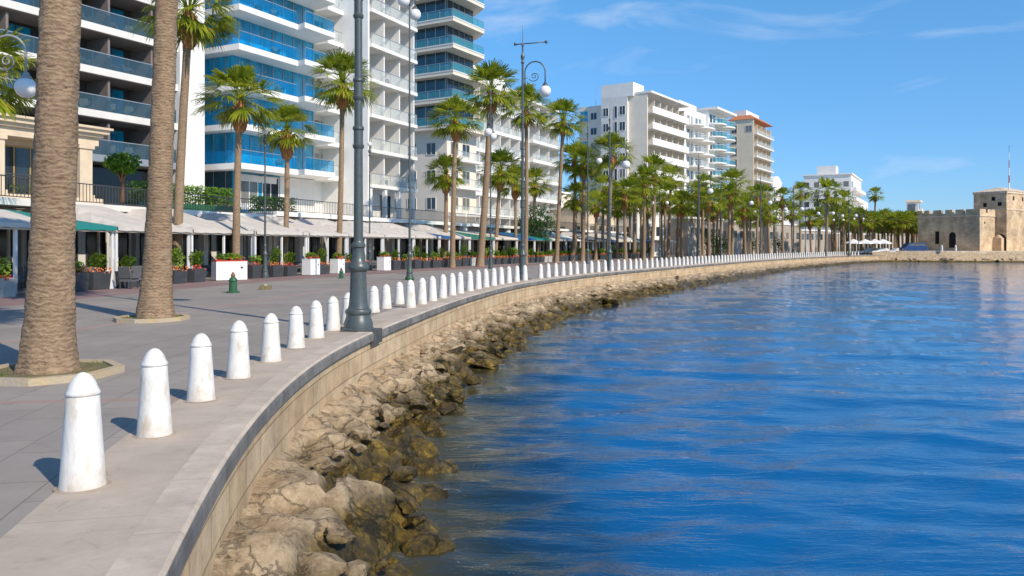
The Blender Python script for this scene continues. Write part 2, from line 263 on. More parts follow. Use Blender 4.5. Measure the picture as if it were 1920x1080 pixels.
# ------------------------------------------------------------------ mesh helpers
class MB:
    def __init__(s): s.v = []; s.f = []; s.uv = None
    def add(s, vs, fs):
        o = len(s.v); s.v += [tuple(p) for p in vs]; s.f += [tuple(i+o for i in f) for f in fs]; return s
    def box(s, x0, x1, y0, y1, z0, z1):
        return s.add([(x0, y0, z0), (x1, y0, z0), (x1, y1, z0), (x0, y1, z0), (x0, y0, z1), (x1, y0, z1), (x1, y1, z1), (x0, y1, z1)],
                     [(0, 3, 2, 1), (4, 5, 6, 7), (0, 1, 5, 4), (1, 2, 6, 5), (2, 3, 7, 6), (3, 0, 4, 7)])
    def prism(s, poly, z0, z1):
        n = len(poly)
        return s.add([(x, y, z0) for x, y in poly]+[(x, y, z1) for x, y in poly],
                     [tuple(range(n-1, -1, -1)), tuple(range(n, 2*n))]+[(i, (i+1) % n, n+(i+1) % n, n+i) for i in range(n)])
    def lathe(s, prof, n=20, cx=0, cy=0, wob=None):
        vs = []
        for r, z in prof:
            for k in range(n):
                a = 2*math.pi*k/n; q = r if wob is None else r*wob(a, z); vs.append((cx+q*math.cos(a), cy+q*math.sin(a), z))
        fs = [(i*n+k, i*n+(k+1) % n, (i+1)*n+(k+1) % n, (i+1)*n+k) for i in range(len(prof)-1) for k in range(n)]
        fs += [tuple(range(n-1, -1, -1)), tuple(range((len(prof)-1)*n, len(prof)*n))]
        return s.add(vs, fs)
    def tube(s, pts, rad, n=8):
        pts = [Vector(p) for p in pts]; m = len(pts); rad = rad if isinstance(rad, (list, tuple)) else [rad]*m
        vs = []; ref = None
        for i, p in enumerate(pts):
            d = (pts[min(i+1, m-1)]-pts[max(i-1, 0)]).normalized()
            if ref is None: ref = d.orthogonal().normalized()
            ref = (ref-d*ref.dot(d)).normalized(); b = d.cross(ref)
            for k in range(n):
                a = 2*math.pi*k/n; vs.append(p+(ref*math.cos(a)+b*math.sin(a))*rad[i])
        fs = [(i*n+k, i*n+(k+1) % n, (i+1)*n+(k+1) % n, (i+1)*n+k) for i in range(m-1) for k in range(n)]
        fs += [tuple(range(n-1, -1, -1)), tuple(range((m-1)*n, m*n))]
        return s.add(vs, fs)
    def sphere(s, c, r, n=16, m=10):
        prof = [(max(r*math.sin(math.pi*i/m), 0.001), c[2]-r*math.cos(math.pi*i/m)) for i in range(m+1)]
        return s.lathe(prof, n, c[0], c[1])
    def mesh(s, name, m, smooth=False):
        me = bpy.data.meshes.new(name); me.from_pydata(s.v, [], s.f); me.materials.append(m)
        if s.uv:
            ul = me.uv_layers.new(name='UVMap')
            for lp in me.loops: ul.data[lp.index].uv = s.uv[lp.vertex_index]
        if smooth: me.shade_smooth()
        me.update(); return me

def obj(name, me, parent=None, loc=(0, 0, 0), rz=0.0, scale=None):
    o = bpy.data.objects.new(name, me); C.objects.link(o); o.location = loc; o.rotation_euler = (0, 0, rz)
    if scale is not None: o.scale = scale if isinstance(scale, (tuple, list)) else (scale,)*3
    if parent: o.parent = parent
    return o
def tag(o, label=None, cat=None, group=None, kind=None):
    if label: o['label'] = label
    if cat: o['category'] = cat
    if group: o['group'] = group
    if kind: o['kind'] = kind
    return o
def thing(name, label, cat, loc=(0, 0, 0), rz=0.0, group=None):
    return tag(obj(name, None, None, loc, rz), label, cat, group)
def part(name, mb, m, parent, smooth=False, **k): return obj(name, mb.mesh(name, m, smooth), parent, **k)
CACHE = {}
def cached(key, fn):
    if key not in CACHE: CACHE[key] = fn()
    return CACHE[key]
def smooth_angle(me, deg=40):
    me.shade_smooth()
    try: me.set_sharp_from_angle(angle=R(deg))
    except Exception: pass
    return me

# ------------------------------------------------------------------ layout curves
def G(px, py): d = py-HOR; return Vector(((px-960)*H/d, F0*H/d, 0))     # ground point seen at a photo pixel
def XZ(px, y): return Vector(((px-960)/F0*y, y, 0))
def zat(py, y): return H+(HOR-py)/F0*y
KP = [(7.5, -12), (3.3, -6.5), (0.9, -2.8), (-0.55, 0), (-1.3, 2), (-1.84, 4.23), (-2.21, 5.7), (-2.6, 7.94), (-2.82, 9.64), (-2.98, 12.27), (-2.95, 14.5),
      (-2.64, 18.2), (-2.0, 24), (-1.2, 29.5), (0.75, 38.5), (4.7, 49.5), (10.8, 62.2), (21.5, 83), (35.7, 109), (50, 131.5), (65.0, 153), (74, 160.5), (86, 163.5), (110, 164), (170, 162), (300, 160)]
def catmull(P, step=0.25):
    out = []; P = [Vector((a, b)) for a, b in P]
    for i in range(1, len(P)-2):
        p0, p1, p2, p3 = P[i-1:i+3]; n = max(2, int((p2-p1).length/step))
        for k in range(n):
            t = k/n
            out.append(0.5*((2*p1)+(p2-p0)*t+(2*p0-5*p1+4*p2-p3)*t*t+(3*p1-p0-3*p2+p3)*t**3))
    out.append(P[-2]); return out
E = catmull(KP); S = [0.0]
for i in range(1, len(E)): S.append(S[-1]+(E[i]-E[i-1]).length)
for _ in range(60):                                    # even out the curve
    E = [E[0]]+[(E[i-1]+E[i]*2+E[i+1])/4 for i in range(1, len(E)-1)]+[E[-1]]
def tang(i):
    a, b = E[max(0, i-3)], E[min(len(E)-1, i+3)]; return (b-a).normalized()
TN = [tang(i) for i in range(len(E))]
SA = np.array(S); EX = np.array([p.x for p in E]); EY = np.array([p.y for p in E]); TX = np.array([p.x for p in TN]); TY = np.array([p.y for p in TN])
def Q(s, d, z=0.0):
    """point s metres along the quay edge and d metres inland of it"""
    x, y, tx, ty = (float(np.interp(s, SA, a)) for a in (EX, EY, TX, TY)); l = math.hypot(tx, ty); tx /= l; ty /= l
    return Vector((x-ty*d, y+tx*d, z))
def head(s): tx, ty = float(np.interp(s, SA, TX)), float(np.interp(s, SA, TY)); return math.atan2(ty, tx)   # heading angle from x
def s_at_y(y): return float(np.interp(y, EY[:int(np.argmax(EY))+1], SA[:int(np.argmax(EY))+1]))
S0, SEND = 0.0, S[-1]
def find(px, d):
    """distance along the quay where the line d metres inland is seen at photo column px"""
    best = None
    for s in np.arange(s_at_y(3), s_at_y(160), 0.25):
        p = Q(s, d)
        if p.y > 3:
            e = abs(960+p.x/p.y*F0-px)
            if best is None or e < best[0]: best = (e, s)
    return best[1]

# ------------------------------------------------------------------ setting: ground, quay, wall, water
def strip(name, cols, m, kind='structure', s0=S0, s1=SEND, step=0.25, uvmode='top', label=None):
    """cols: list of (d, z) across the quay"""
    mb = MB(); mb.uv = []; ss = list(np.arange(s0, s1, step))+[s1]; k = len(cols); fold = [0]
    for j in range(1, k): fold.append(fold[-1]+math.hypot(cols[j][0]-cols[j-1][0], cols[j][1]-cols[j-1][1]))
    for s in ss:
        for j, (d, z) in enumerate(cols):
            mb.v.append(tuple(Q(s, d, z))); mb.uv.append((s, d if uvmode == 'top' else z))
    for i in range(len(ss)-1):
        for j in range(k-1): a = i*k+j; mb.f.append((a, a+1, a+k+1, a+k))
    o = obj(name, mb.mesh(name, m)); tag(o, label, kind=kind); return o
BORD = 1.06
g_ = strip('ground', [(34, -0.004), (120, -0.004), (600, -0.004)], M['ground'], step=6)
strip('promenade', [(BORD, 0), (3, 0), (8, 0), (16, 0), (34, 0)], M['paver'], step=0.5)
strip('quay_pavement', [(0.30, 0.006), (0.7, 0.006), (BORD, 0.006), (BORD, -0.02)], M['quay'])
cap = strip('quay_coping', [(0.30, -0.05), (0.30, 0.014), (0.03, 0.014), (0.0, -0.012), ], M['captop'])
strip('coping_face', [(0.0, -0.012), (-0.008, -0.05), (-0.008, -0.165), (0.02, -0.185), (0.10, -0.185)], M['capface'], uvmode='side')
sea_wall = strip('sea_wall', [(0.07, -0.17), (0.07, -0.9), (0.07, -2.6)], M['ashlar'], uvmode='side', label='curved tan stone sea wall under the promenade edge')
for o_ in (sea_wall,):
    o_['category'] = 'wall'
    if 'kind' in o_: del o_['kind']

def bank_w(s):   # how far the rocks reach out from the wall
    y = float(np.interp(s, SA, EY)); return float(np.interp(y, [-12, 4, 9, 18, 30, 45, 70, 200], [1.6, 1.5, 1.45, 1.5, 1.9, 2.7, 3.0, 3.2]))
WL = -1.35
def bank():
    mb = MB(); ss = list(np.arange(0, s_at_y(60), 0.16))+list(np.arange(s_at_y(60), SEND, 0.7)); K = 30
    for s in ss:
        wd = bank_w(s)
        for j in range(K):
            t = j/(K-1)*1.9; d = -wd*t+0.1
            z = np.interp(t, [0, 0.5, 1.0, 1.9], [-0.80, -1.0, WL+0.03, WL-0.6])
            p = Q(s, d)
            q = Vector((p.x*0.8, p.y*0.8, 0))
            a = noise.noise(q*0.9)*0.30+noise.noise(q*2.3)*0.17
            vr = noise.voronoi(q*1.25)[0]; a += (min(vr[1]-vr[0], 0.30)-0.15)*0.60; a -= 0.10*max(0, 0.08-(vr[1]-vr[0]))/0.08
            v2 = noise.voronoi(q*3.1+Vector((5, 3, 0)))[0]; a += (min(v2[1]-v2[0], 0.3)-0.14)*0.30
            a += noise.noise(q*6)*0.07+noise.noise(q*13)*0.035
            mb.v.append((p.x, p.y, z+a*min(1, 0.35+t)))
    for i in range(len(ss)-1):
        for j in range(K-1): a = i*K+j; mb.f.append((a, a+K, a+K+1, a+1))
    me = mb.mesh('rock_bank', M['rock'], False); smooth_angle(me, 32)
    return tag(obj('rock_bank', me), kind='structure')
bank()

def water():
    """sea surface with real ripples near the quay, running out to the horizon"""
    NR, NA = 620, 520; r = 1.5*np.exp(np.linspace(0, math.log(1600/1.5), NR)); a = np.linspace(R(-62), R(64), NA)
    A, RR = np.meshgrid(a, r); X = RR*np.sin(A); Y = RR*np.cos(A)
    rs = np.random.RandomState(3); Z = np.zeros_like(X)
    dr = RR*math.log(1600/1.5)/NR
    for k in range(46):
        lam = 0.35*1.105**k if k < 30 else 0.35*1.105**(k-16); th = R(rs.normal(97, 24)); ph = rs.uniform(0, 6.28)
        amp = (0.0058 if lam < 1.6 else 0.0030 if lam < 3.5 else 0.0013)*lam**0.9; kx, ky = math.cos(th)*2*math.pi/lam, math.sin(th)*2*math.pi/lam
        fade = np.clip((lam/(dr*1.0)-2.0)/3.0, 0, 1)
        wob = 0.6*np.sin(X*0.21+ph*3)+0.6*np.sin(Y*0.17+ph*5)
        Z += amp*fade*(2.2*(1-np.abs(np.sin(0.5*(kx*X+ky*Y+ph+wob))))**1.35-0.9)
    # shallow water factor from the distance to the quay edge
    pts = np.array([(p.x, p.y) for p in E[::6]]); Xf, Yf = X.ravel(), Y.ravel(); D = np.full(Xf.shape, 1e9)
    near = RR.ravel() < 190
    idx = np.where(near)[0]
    for c in range(0, len(idx), 20000):
        ii = idx[c:c+20000]; dd = (Xf[ii, None]-pts[None, :, 0])**2+(Yf[ii, None]-pts[None, :, 1])**2; D[ii] = np.sqrt(dd.min(1))
    yy = np.clip(Yf, 0, 200); bw = np.interp(yy, [0, 9, 18, 30, 45, 70, 200], [1.5, 1.45, 1.5, 1.9, 2.7, 3.0, 3.2])
    sh = np.clip(1-(D-bw*0.95)/np.interp(yy, [0, 12, 30, 60], [3.4, 3.4, 2.8, 2.0]), 0, 1)
    me = bpy.data.meshes.new('sea'); n = NR*NA
    co = np.stack([Xf, Yf, Z.ravel()+WL], 1).astype(np.float32)
    i0 = (np.arange(NR-1)[:, None]*NA+np.arange(NA-1)[None, :]).ravel()
    fc = np.stack([i0, i0+1, i0+NA+1, i0+NA], 1)[:, ::-1].astype(np.int32)
    me.vertices.add(n); me.vertices.foreach_set('co', co.ravel()); me.loops.add(fc.size); me.loops.foreach_set('vertex_index', fc.ravel())
    me.polygons.add(len(fc)); me.polygons.foreach_set('loop_start', np.arange(0, fc.size, 4, dtype=np.int32)); me.update(calc_edges=True)
    at = me.attributes.new('shallow', 'FLOAT', 'POINT'); at.data.foreach_set('value', sh.astype(np.float32))
    me.shade_smooth()
    m = bpy.data.materials.new('sea water'); m.use_nodes = True; t = m.node_tree; b = t.nodes['Principled BSDF']
    b.inputs['Roughness'].default_value = 0.03; b.inputs['IOR'].default_value = 1.55; b.inputs['Specular IOR Level'].default_value = 0.5
    att = t.nodes.new('ShaderNodeAttribute'); att.attribute_name = 'shallow'
    g = t.nodes.new('ShaderNodeNewGeometry')
    n0 = t.nodes.new('ShaderNodeTexNoise'); n0.inputs['Scale'].default_value = 0.9; n0.inputs['Detail'].default_value = 5; t.links.new(g.outputs['Position'], n0.inputs[0])
    ma = t.nodes.new('ShaderNodeMath'); ma.operation = 'MULTIPLY_ADD'; ma.inputs[1].default_value = 0.9; ma.inputs[2].default_value = -0.45
    t.links.new(n0.outputs[0], ma.inputs[0]); ad = t.nodes.new('ShaderNodeMath'); ad.operation = 'ADD'; t.links.new(ma.outputs[0], ad.inputs[0]); t.links.new(att.outputs['Fac'], ad.inputs[1])
    mu = t.nodes.new('ShaderNodeMath'); mu.operation = 'MULTIPLY'; t.links.new(ad.outputs[0], mu.inputs[0]); t.links.new(att.outputs['Fac'], mu.inputs[1])
    r_ = t.nodes.new('ShaderNodeValToRGB'); cr = r_.color_ramp
    cr.elements[0].position = 0.0; cr.elements[0].color = (0.0, 0.10, 0.28, 1); cr.elements[1].position = 0.75; cr.elements[1].color = (0.055, 0.045, 0.014, 1)
    e = cr.elements.new(0.12); e.color = (0.0, 0.045, 0.13, 1); e = cr.elements.new(0.4); e.color = (0.010, 0.026, 0.034, 1)
    t.links.new(mu.outputs[0], r_.inputs[0]); t.links.new(r_.outputs[0], b.inputs['Base Color'])
    fo = t.nodes.new('ShaderNodeTexNoise'); fo.inputs['Scale'].default_value = 2.6; fo.inputs['Detail'].default_value = 9; fo.inputs['Roughness'].default_value = 0.75; fo.inputs['Distortion'].default_value = 1.2
    t.links.new(g.outputs['Position'], fo.inputs[0]); fr_ = t.nodes.new('ShaderNodeMapRange'); fr_.inputs[1].default_value = 0.60; fr_.inputs[2].default_value = 0.68; t.links.new(fo.outputs[0], fr_.inputs[0])
    fs = t.nodes.new('ShaderNodeMapRange'); fs.inputs[1].default_value = 0.35; fs.inputs[2].default_value = 0.75; fs.inputs[4].default_value = 0.55; t.links.new(att.outputs['Fac'], fs.inputs[0])
    fm_ = t.nodes.new('ShaderNodeMath'); fm_.operation = 'MULTIPLY'; t.links.new(fr_.outputs[0], fm_.inputs[0]); t.links.new(fs.outputs[0], fm_.inputs[1])
    fx = t.nodes.new('ShaderNodeMix'); fx.data_type = 'RGBA'; fx.inputs[7].default_value = (0.55, 0.55, 0.52, 1); t.links.new(fm_.outputs[0], fx.inputs[0]); t.links.new(r_.outputs[0], fx.inputs[6]); t.links.new(fx.outputs[2], b.inputs['Base Color'])
    hts = []
    for sc_, st, rot in ((1.1, (0.8, 3.0, 1), 8), (3.6, (0.8, 3.0, 1), -7), (13, (1, 2.2, 1), 4)):
        mpn = t.nodes.new('ShaderNodeMapping'); mpn.inputs['Scale'].default_value = st; mpn.inputs['Rotation'].default_value = (0, 0, R(rot))
        t.links.new(g.outputs['Position'], mpn.inputs[0]); nn = t.nodes.new('ShaderNodeTexNoise'); nn.inputs['Scale'].default_value = sc_; nn.inputs['Detail'].default_value = 3
        nn.inputs['Distortion'].default_value = 0.4
        t.links.new(mpn.outputs[0], nn.inputs[0]); hts.append(nn)
    s1 = t.nodes.new('ShaderNodeMath'); s1.operation = 'MULTIPLY_ADD'; s1.inputs[1].default_value = 0.55; t.links.new(hts[1].outputs[0], s1.inputs[0]); t.links.new(hts[0].outputs[0], s1.inputs[2])
    s2 = t.nodes.new('ShaderNodeMath'); s2.operation = 'MULTIPLY_ADD'; s2.inputs[1].default_value = 0.22; t.links.new(hts[2].outputs[0], s2.inputs[0]); t.links.new(s1.outputs[0], s2.inputs[2])
    bp = t.nodes.new('ShaderNodeBump'); bp.inputs['Strength'].default_value = 1.0; bp.inputs['Distance'].default_value = 0.02
    t.links.new(s2.outputs[0], bp.inputs['Height']); t.links.new(bp.outputs[0], b.inputs['Normal'])
    me.materials.append(m); return tag(obj('sea', me), kind='structure')
water()

# ------------------------------------------------------------------ boulders
def rock_mesh(seed):
    import bmesh
    r = random.Random(seed); bm = bmesh.new(); bmesh.ops.create_icosphere(bm, subdivisions=4, radius=1)
    pl = [(Vector((r.gauss(0, 1), r.gauss(0, 1), r.gauss(0, 0.7))).normalized(), r.uniform(0.5, 0.8)) for _ in range(12)]
    off = Vector((r.random()*50, r.random()*50, 3))
    for v in bm.verts:
        for n, d in pl:
            k = v.co.dot(n)-d
            if k > 0: v.co -= n*k*0.97
        q = v.co.copy(); vo = noise.voronoi(q*2.2+off)[0]; v.co *= 1+0.14*noise.noise(q*1.5+off)+0.16*(min(vo[1]-vo[0], .3)-.15)+0.09*noise.noise(q*5+off)+0.05*noise.noise(q*12+off)
    me = bpy.data.meshes.new('boulder'); bm.to_mesh(me); bm.free(); me.materials.append(M['rock']); smooth_angle(me, 30); return me
ROCKS = [rock_mesh(k) for k in range(7)]
def boulder(p, s, label, group='boulders piled against the sea wall'):
    o = tag(obj('boulder', rnd.choice(ROCKS), None, p), label, 'boulder', group)
    o.rotation_euler = (rnd.uniform(-.35, .35), rnd.uniform(-.35, .35), rnd.uniform(0, 6.28)); o.scale = s; return o
# the large ones nearest the camera, where they lie in the photograph
for px, py, z, sz, lb in [
        (590, 830, -1.08, (0.5, 0.8, 0.26), 'large pale pitted boulder leaning on the sea wall, biggest near rock'),
        (640, 990, -1.36, (0.55, 0.4, 0.17), 'flat ochre boulder with yellow algae at the waterline near the camera'),
        (455, 1010, -1.05, (0.32, 0.5, 0.25), 'tan boulder at the foot of the wall in the bottom left of the shore'),
        (700, 760, -1.2, (0.55, 0.6, 0.30), 'brown wet boulder just beyond the biggest pale one'),
        (690, 690, -1.0, (0.5, 0.7, 0.36), 'cracked tan boulder touching the wall below the nearest lamp post'),
        (740, 920, -1.42, (0.38, 0.3, 0.2), 'low dark weedy boulder awash between small ripples'),
        (800, 735, -1.42, (0.5, 0.35, 0.2), 'dark olive boulder awash, seaward of the brown wet one'),
        (545, 900, -1.1, (0.28, 0.32, 0.24), 'small rounded pale rock under the coping, before the biggest boulder'),
        (640, 875, -1.40, (0.36, 0.30, 0.16), 'black wet stone in the gap below the biggest boulder'),
        (790, 1040, -1.45, (0.5, 0.3, 0.17), 'mossy stone just breaking the water near the bottom edge'),
        (500, 1085, -1.15, (0.42, 0.4, 0.2), 'tan rock cut by the lower edge of the picture')]:
    d = py-HOR; hh = H-z; boulder(((px-960)*hh/d, F0*hh/d, z), sz, lb)
s = s_at_y(14); k = 0
while s < s_at_y(70):
    wd = bank_w(s)
    for d0, z0, f in ((0.25, -1.02, 1.0), (0.62, -1.18, 0.95), (0.98, -1.38, 0.9)):
        if rnd.random() < 0.3: continue
        p = Q(s+rnd.uniform(-.35, .35), -wd*(d0+rnd.uniform(-.1, .1)), z0+rnd.uniform(-.06, .05)); b_ = rnd.uniform(0.38, 0.70)*f*(0.75+wd*0.12)
        zone = 'dry tan boulder tight against the curved sea wall' if d0 < .3 else ('half wet boulder midway down the rock slope' if d0 < .8 else 'weedy dark boulder at the waterline of the rock slope')
        boulder(p, (b_*rnd.uniform(.8, 1.25), b_*rnd.uniform(.8, 1.2), b_*rnd.uniform(.30, .46)), zone, zone+'s'); k += 1
    s += 1.15 if s < s_at_y(40) else 2.1

ss_ = s_at_y(3.5)
while ss_ < s_at_y(26):
    wd = bank_w(ss_)
    for _ in range(2):
        t_ = rnd.random()**.8; z0 = float(np.interp(t_, [0, .5, 1.15], [-.82, -1.02, -1.36])); b_ = rnd.uniform(.07, .22)
        boulder(Q(ss_+rnd.uniform(-.25, .25), -wd*(.1+1.1*t_), z0), (b_*rnd.uniform(.8, 1.5), b_, b_*rnd.uniform(.45, .8)), 'small loose stone lying in the gaps between the big boulders', 'small loose stones between the boulders')
    ss_ += .55
# ------------------------------------------------------------------ bollards
def ordinal(n):
    o = ['zeroth', 'first', 'second', 'third', 'fourth', 'fifth', 'sixth', 'seventh', 'eighth', 'ninth', 'tenth', 'eleventh', 'twelfth', 'thirteenth', 'fourteenth',
         'fifteenth', 'sixteenth', 'seventeenth', 'eighteenth', 'nineteenth', 'twentieth']
    return o[n]
bb = [(0.178, 0.0), (0.178, 0.012), (0.170, 0.03), (0.150, 0.3), (0.132, 0.55), (0.1235, 0.665), (0.118, 0.672)]
bc = [(0.112, 0.668), (0.128, 0.676), (0.131, 0.69), (0.124, 0.702), (0.112, 0.725), (0.096, 0.765), (0.073, 0.80), (0.045, 0.826), (0.018, 0.838), (0.003, 0.84)]
def grime(m):
    t = m.node_tree; b = t.nodes['Principled BSDF']; src = b.inputs['Base Color'].links[0].from_socket
    tcn = t.nodes.new('ShaderNodeTexCoord'); sp = t.nodes.new('ShaderNodeSeparateXYZ'); t.links.new(tcn.outputs['Object'], sp.inputs[0])
    n = t.nodes.new('ShaderNodeTexNoise'); n.inputs['Scale'].default_value = 11; n.inputs['Detail'].default_value = 6
    oi = t.nodes.new('ShaderNodeObjectInfo'); va = t.nodes.new('ShaderNodeVectorMath'); va.operation = 'ADD'; cb = t.nodes.new('ShaderNodeCombineXYZ')
    k = t.nodes.new('ShaderNodeMath'); k.operation = 'MULTIPLY'; k.inputs[1].default_value = 40; t.links.new(oi.outputs['Random'], k.inputs[0]); t.links.new(k.outputs[0], cb.inputs[0])
    t.links.new(tcn.outputs['Object'], va.inputs[0]); t.links.new(cb.outputs[0], va.inputs[1]); t.links.new(va.outputs[0], n.inputs[0])
    for q in t.nodes:
        if q.type == 'MAPPING': t.links.new(va.outputs[0], q.inputs[0])
    a = t.nodes.new('ShaderNodeMath'); a.operation = 'MULTIPLY_ADD'; a.inputs[1].default_value = -0.55; t.links.new(n.outputs[0], a.inputs[0]); t.links.new(sp.outputs[2], a.inputs[2])
    mr = t.nodes.new('ShaderNodeMapRange'); mr.inputs[1].default_value = -0.30; mr.inputs[2].default_value = -0.05; mr.inputs[3].default_value = 0.42; mr.inputs[4].default_value = 0
    t.links.new(a.outputs[0], mr.inputs[0]); mm = t.nodes.new('ShaderNodeMix'); mm.data_type = 'RGBA'; mm.inputs[7].default_value = (0.38, 0.29, 0.19, 1)
    t.links.new(mr.outputs[0], mm.inputs[0]); t.links.new(src, mm.inputs[6]); t.links.new(mm.outputs[2], b.inputs['Base Color'])
grime(M['bollard'])
bbm = smooth_angle(MB().lathe(bb, 40).mesh('body', M['bollard'])); bcm = smooth_angle(MB().lathe(bc, 40).mesh('cap', M['bollard']), 60)
bstain = mat('rust stained grout', (0.36, 0.24, 0.14), 0.9, col2=(0.42, 0.36, 0.31), scale=9); bring = MB().lathe([(0.21, 0.0), (0.205, 0.004), (0.17, 0.006)], 28).mesh('grout', bstain)
NB = 0
def bollard(p, h, label, group):
    t = thing('bollard', label, 'bollard', (p.x, p.y, 0.007), rnd.uniform(0, 6), group); k = h/0.84*rnd.uniform(.985, 1.015); t.rotation_euler = (rnd.uniform(-.016, .016), rnd.uniform(-.016, .016), rnd.uniform(0, 6))
    obj('body', bbm, t, scale=(.9, .9, k)); obj('cap', bcm, t, scale=(.9, .9, k)); obj('grout_ring', bring, t, scale=(.9, .9, 1))
for i, (px, py, ty, nm) in enumerate([(155, 915, 700, 'nearest and largest white bollard, lowest left in the picture'), (290, 818, 653, 'second white bollard from the camera, right of the nearest one'),
        (377, 753, 627, 'third white bollard from the camera on the quay edge'), (447, 711, 603, 'fourth white bollard from the camera on the quay edge'),
        (508, 680, 588, 'fifth white bollard from the camera on the quay edge'), (555, 655, 575, 'sixth white bollard from the camera on the quay edge'),
        (593, 636, 564, 'seventh white bollard, two before the nearest lamp post'), (625, 622, 556, 'eighth white bollard, just left of the nearest lamp post'),
        (652, 608, 550, 'white bollard half hidden behind the nearest lamp post base'), (701, 588, 538, 'first white bollard just right of the nearest lamp post'),
        (724, 581, 534, 'second white bollard right of the nearest lamp post'), (749, 573, 530, 'third white bollard right of the nearest lamp post')]):
    p = G(px, py-2); z = (py-ty)*p.y/F0; bollard(p, z*0.985, nm, 'white bollards along the quay')
    NB += 1
sb = find(769, 0.72); n = 0
LAMP_Y = [16.75, 42.0, 58.5, 84, 106, 125, 141, 152]
while sb < s_at_y(158):
    p = Q(sb, 0.72); ly = min(LAMP_Y, key=lambda q: abs(q-p.y))
    if n < 17: lb = ordinal(n+4)+' white bollard right of the nearest lamp post'
    else:
        a = sum(1 for q in LAMP_Y if q < p.y)
        lb = ['', '', 'one of the small white bollards between the second and third quay lamp posts', 'one of the tiny white bollards between the third and fourth quay lamp posts'][a] if a < 4 else 'one of the far white bollards merging into a pale line beyond the fourth lamp post'
    if abs(p.y-42) > 0.8: bollard(p, 0.80, lb, 'white bollards along the quay' if n < 17 else lb.replace('one of the ', '')); n += 1
    sb += 1.40

# ------------------------------------------------------------------ street lamps
def lamp_base_mesh(): 
    prof = [(0.33, 0), (0.33, 0.05), (0.30, 0.07), (0.30, 0.16), (0.27, 0.24), (0.245, 0.33), (0.265, 0.36), (0.275, 0.40), (0.26, 0.44), (0.215, 0.47), (0.195, 0.55),
            (0.175, 0.80), (0.165, 1.12), (0.165, 1.22), (0.19, 1.25), (0.215, 1.29), (0.215, 1.34), (0.19, 1.39), (0.155, 1.44), (0.135, 1.50), (0.12, 1.68), (0.125, 1.72), (0.15, 1.74), (0.15, 1.79), (0.12, 1.82), (0.105, 1.86)]
    return smooth_angle(MB().lathe(prof, 28).mesh('base', M['post']), 35)
def lamp_pole(hh, m, r0=0.098, r1=0.055):
    prof = [(r0, 1.8)]
    for zz in (3.9, 4.9, 6.6, 8.3):
        if zz < hh-0.4:
            r = r0+(r1-r0)*(zz/hh); prof += [(r+0.004, zz-.13), (r+.03, zz-.10), (r+.035, zz-.05), (r+.012, zz-.02), (r+.012, zz+.25), (r+.035, zz+.28), (r+.03, zz+.33), (r, zz+.36)]
    prof += [(r1, hh)]; return smooth_angle(MB().lathe(prof, 16).mesh('pole', m), 35)
def arm_mesh(m, k=1.0):
    mb = MB(); pts = [(0.05, 0, -0.9), (0.13, 0, -0.55), (0.12, 0, -0.1)]
    pts += [(0.66-0.54*math.cos(R(a)), 0, 0.0+0.56*math.sin(R(a))) for a in range(0, 181, 15)] + [(1.20, 0, -0.25), (1.20, 0, -0.55)]
    mb.tube(pts, [0.035]*len(pts), 8)
    sp = [(0.62+0.36*math.exp(-t*0.16)*math.cos(t+3.6)*0.9, 0, -0.22+0.30*math.exp(-t*0.16)*math.sin(t+3.6)) for t in np.arange(0, 11, 0.35)]
    mb.tube(sp, 0.022, 6); mb.lathe([(0.03, -0.52), (0.075, -0.56), (0.085, -0.62), (0.16, -0.70), (0.17, -0.76)], 14, 1.20, 0)
    mb.tube([(0.05, 0, -0.35), (0.28, 0, -0.28)], 0.02, 6)
    me = mb.mesh('arm', m, True); return me
def globe_mesh(): return MB().sphere((1.20, 0, -1.02), 0.31, 20, 14).mesh('globe', M['globe'], True)
def top_mesh(m, bar):
    mb = MB(); mb.lathe([(0.055, 0), (0.09, 0.05), (0.09, 0.12), (0.05, 0.18), (0.10, 0.30), (0.11, 0.42), (0.05, 0.55), (0.04, 0.9), (0.08, 0.98), (0.03, 1.08), (0.012, 1.7), (0.004, 2.1)], 12)
    if bar: mb.tube([(-0.4, 0, 1.05), (1.25, 0, 1.12)], 0.03, 6); mb.box(-0.46, -0.34, -.05, .05, 1.0, 1.14); mb.box(1.2, 1.32, -.05, .05, 1.05, 1.19)
    return mb.mesh('finial', m, True)
def street_lamp(p, arm_z, label, sides, rz, m=None, bar=False, group='globe lamps along the quay edge', base=True, k=1.0, slim=1.0):
    m = m or M['post']; t = thing('street_lamp', label, 'street lamp', (p.x, p.y, 0.0), rz, group)
    if base: obj('base', cached('lbase', lamp_base_mesh), t, scale=(slim, slim, 1))
    hh = arm_z+(.45 if bar else 1.3)
    obj('pole', cached(('pole', round(hh, 1), m.name), lambda: lamp_pole(round(hh, 1), m)), t, scale=(slim, slim, 1))
    for sd_ in sides:
        a = obj('arm', cached(('arm', m.name), lambda: arm_mesh(m)), t, (0, 0, arm_z), 0 if sd_ > 0 else math.pi, k)
        obj('globe', cached('globe', globe_mesh), a)
    obj('finial', cached(('fin', m.name, bar), lambda: top_mesh(m, bar)), t, (0, 0, hh), scale=k)
    return t
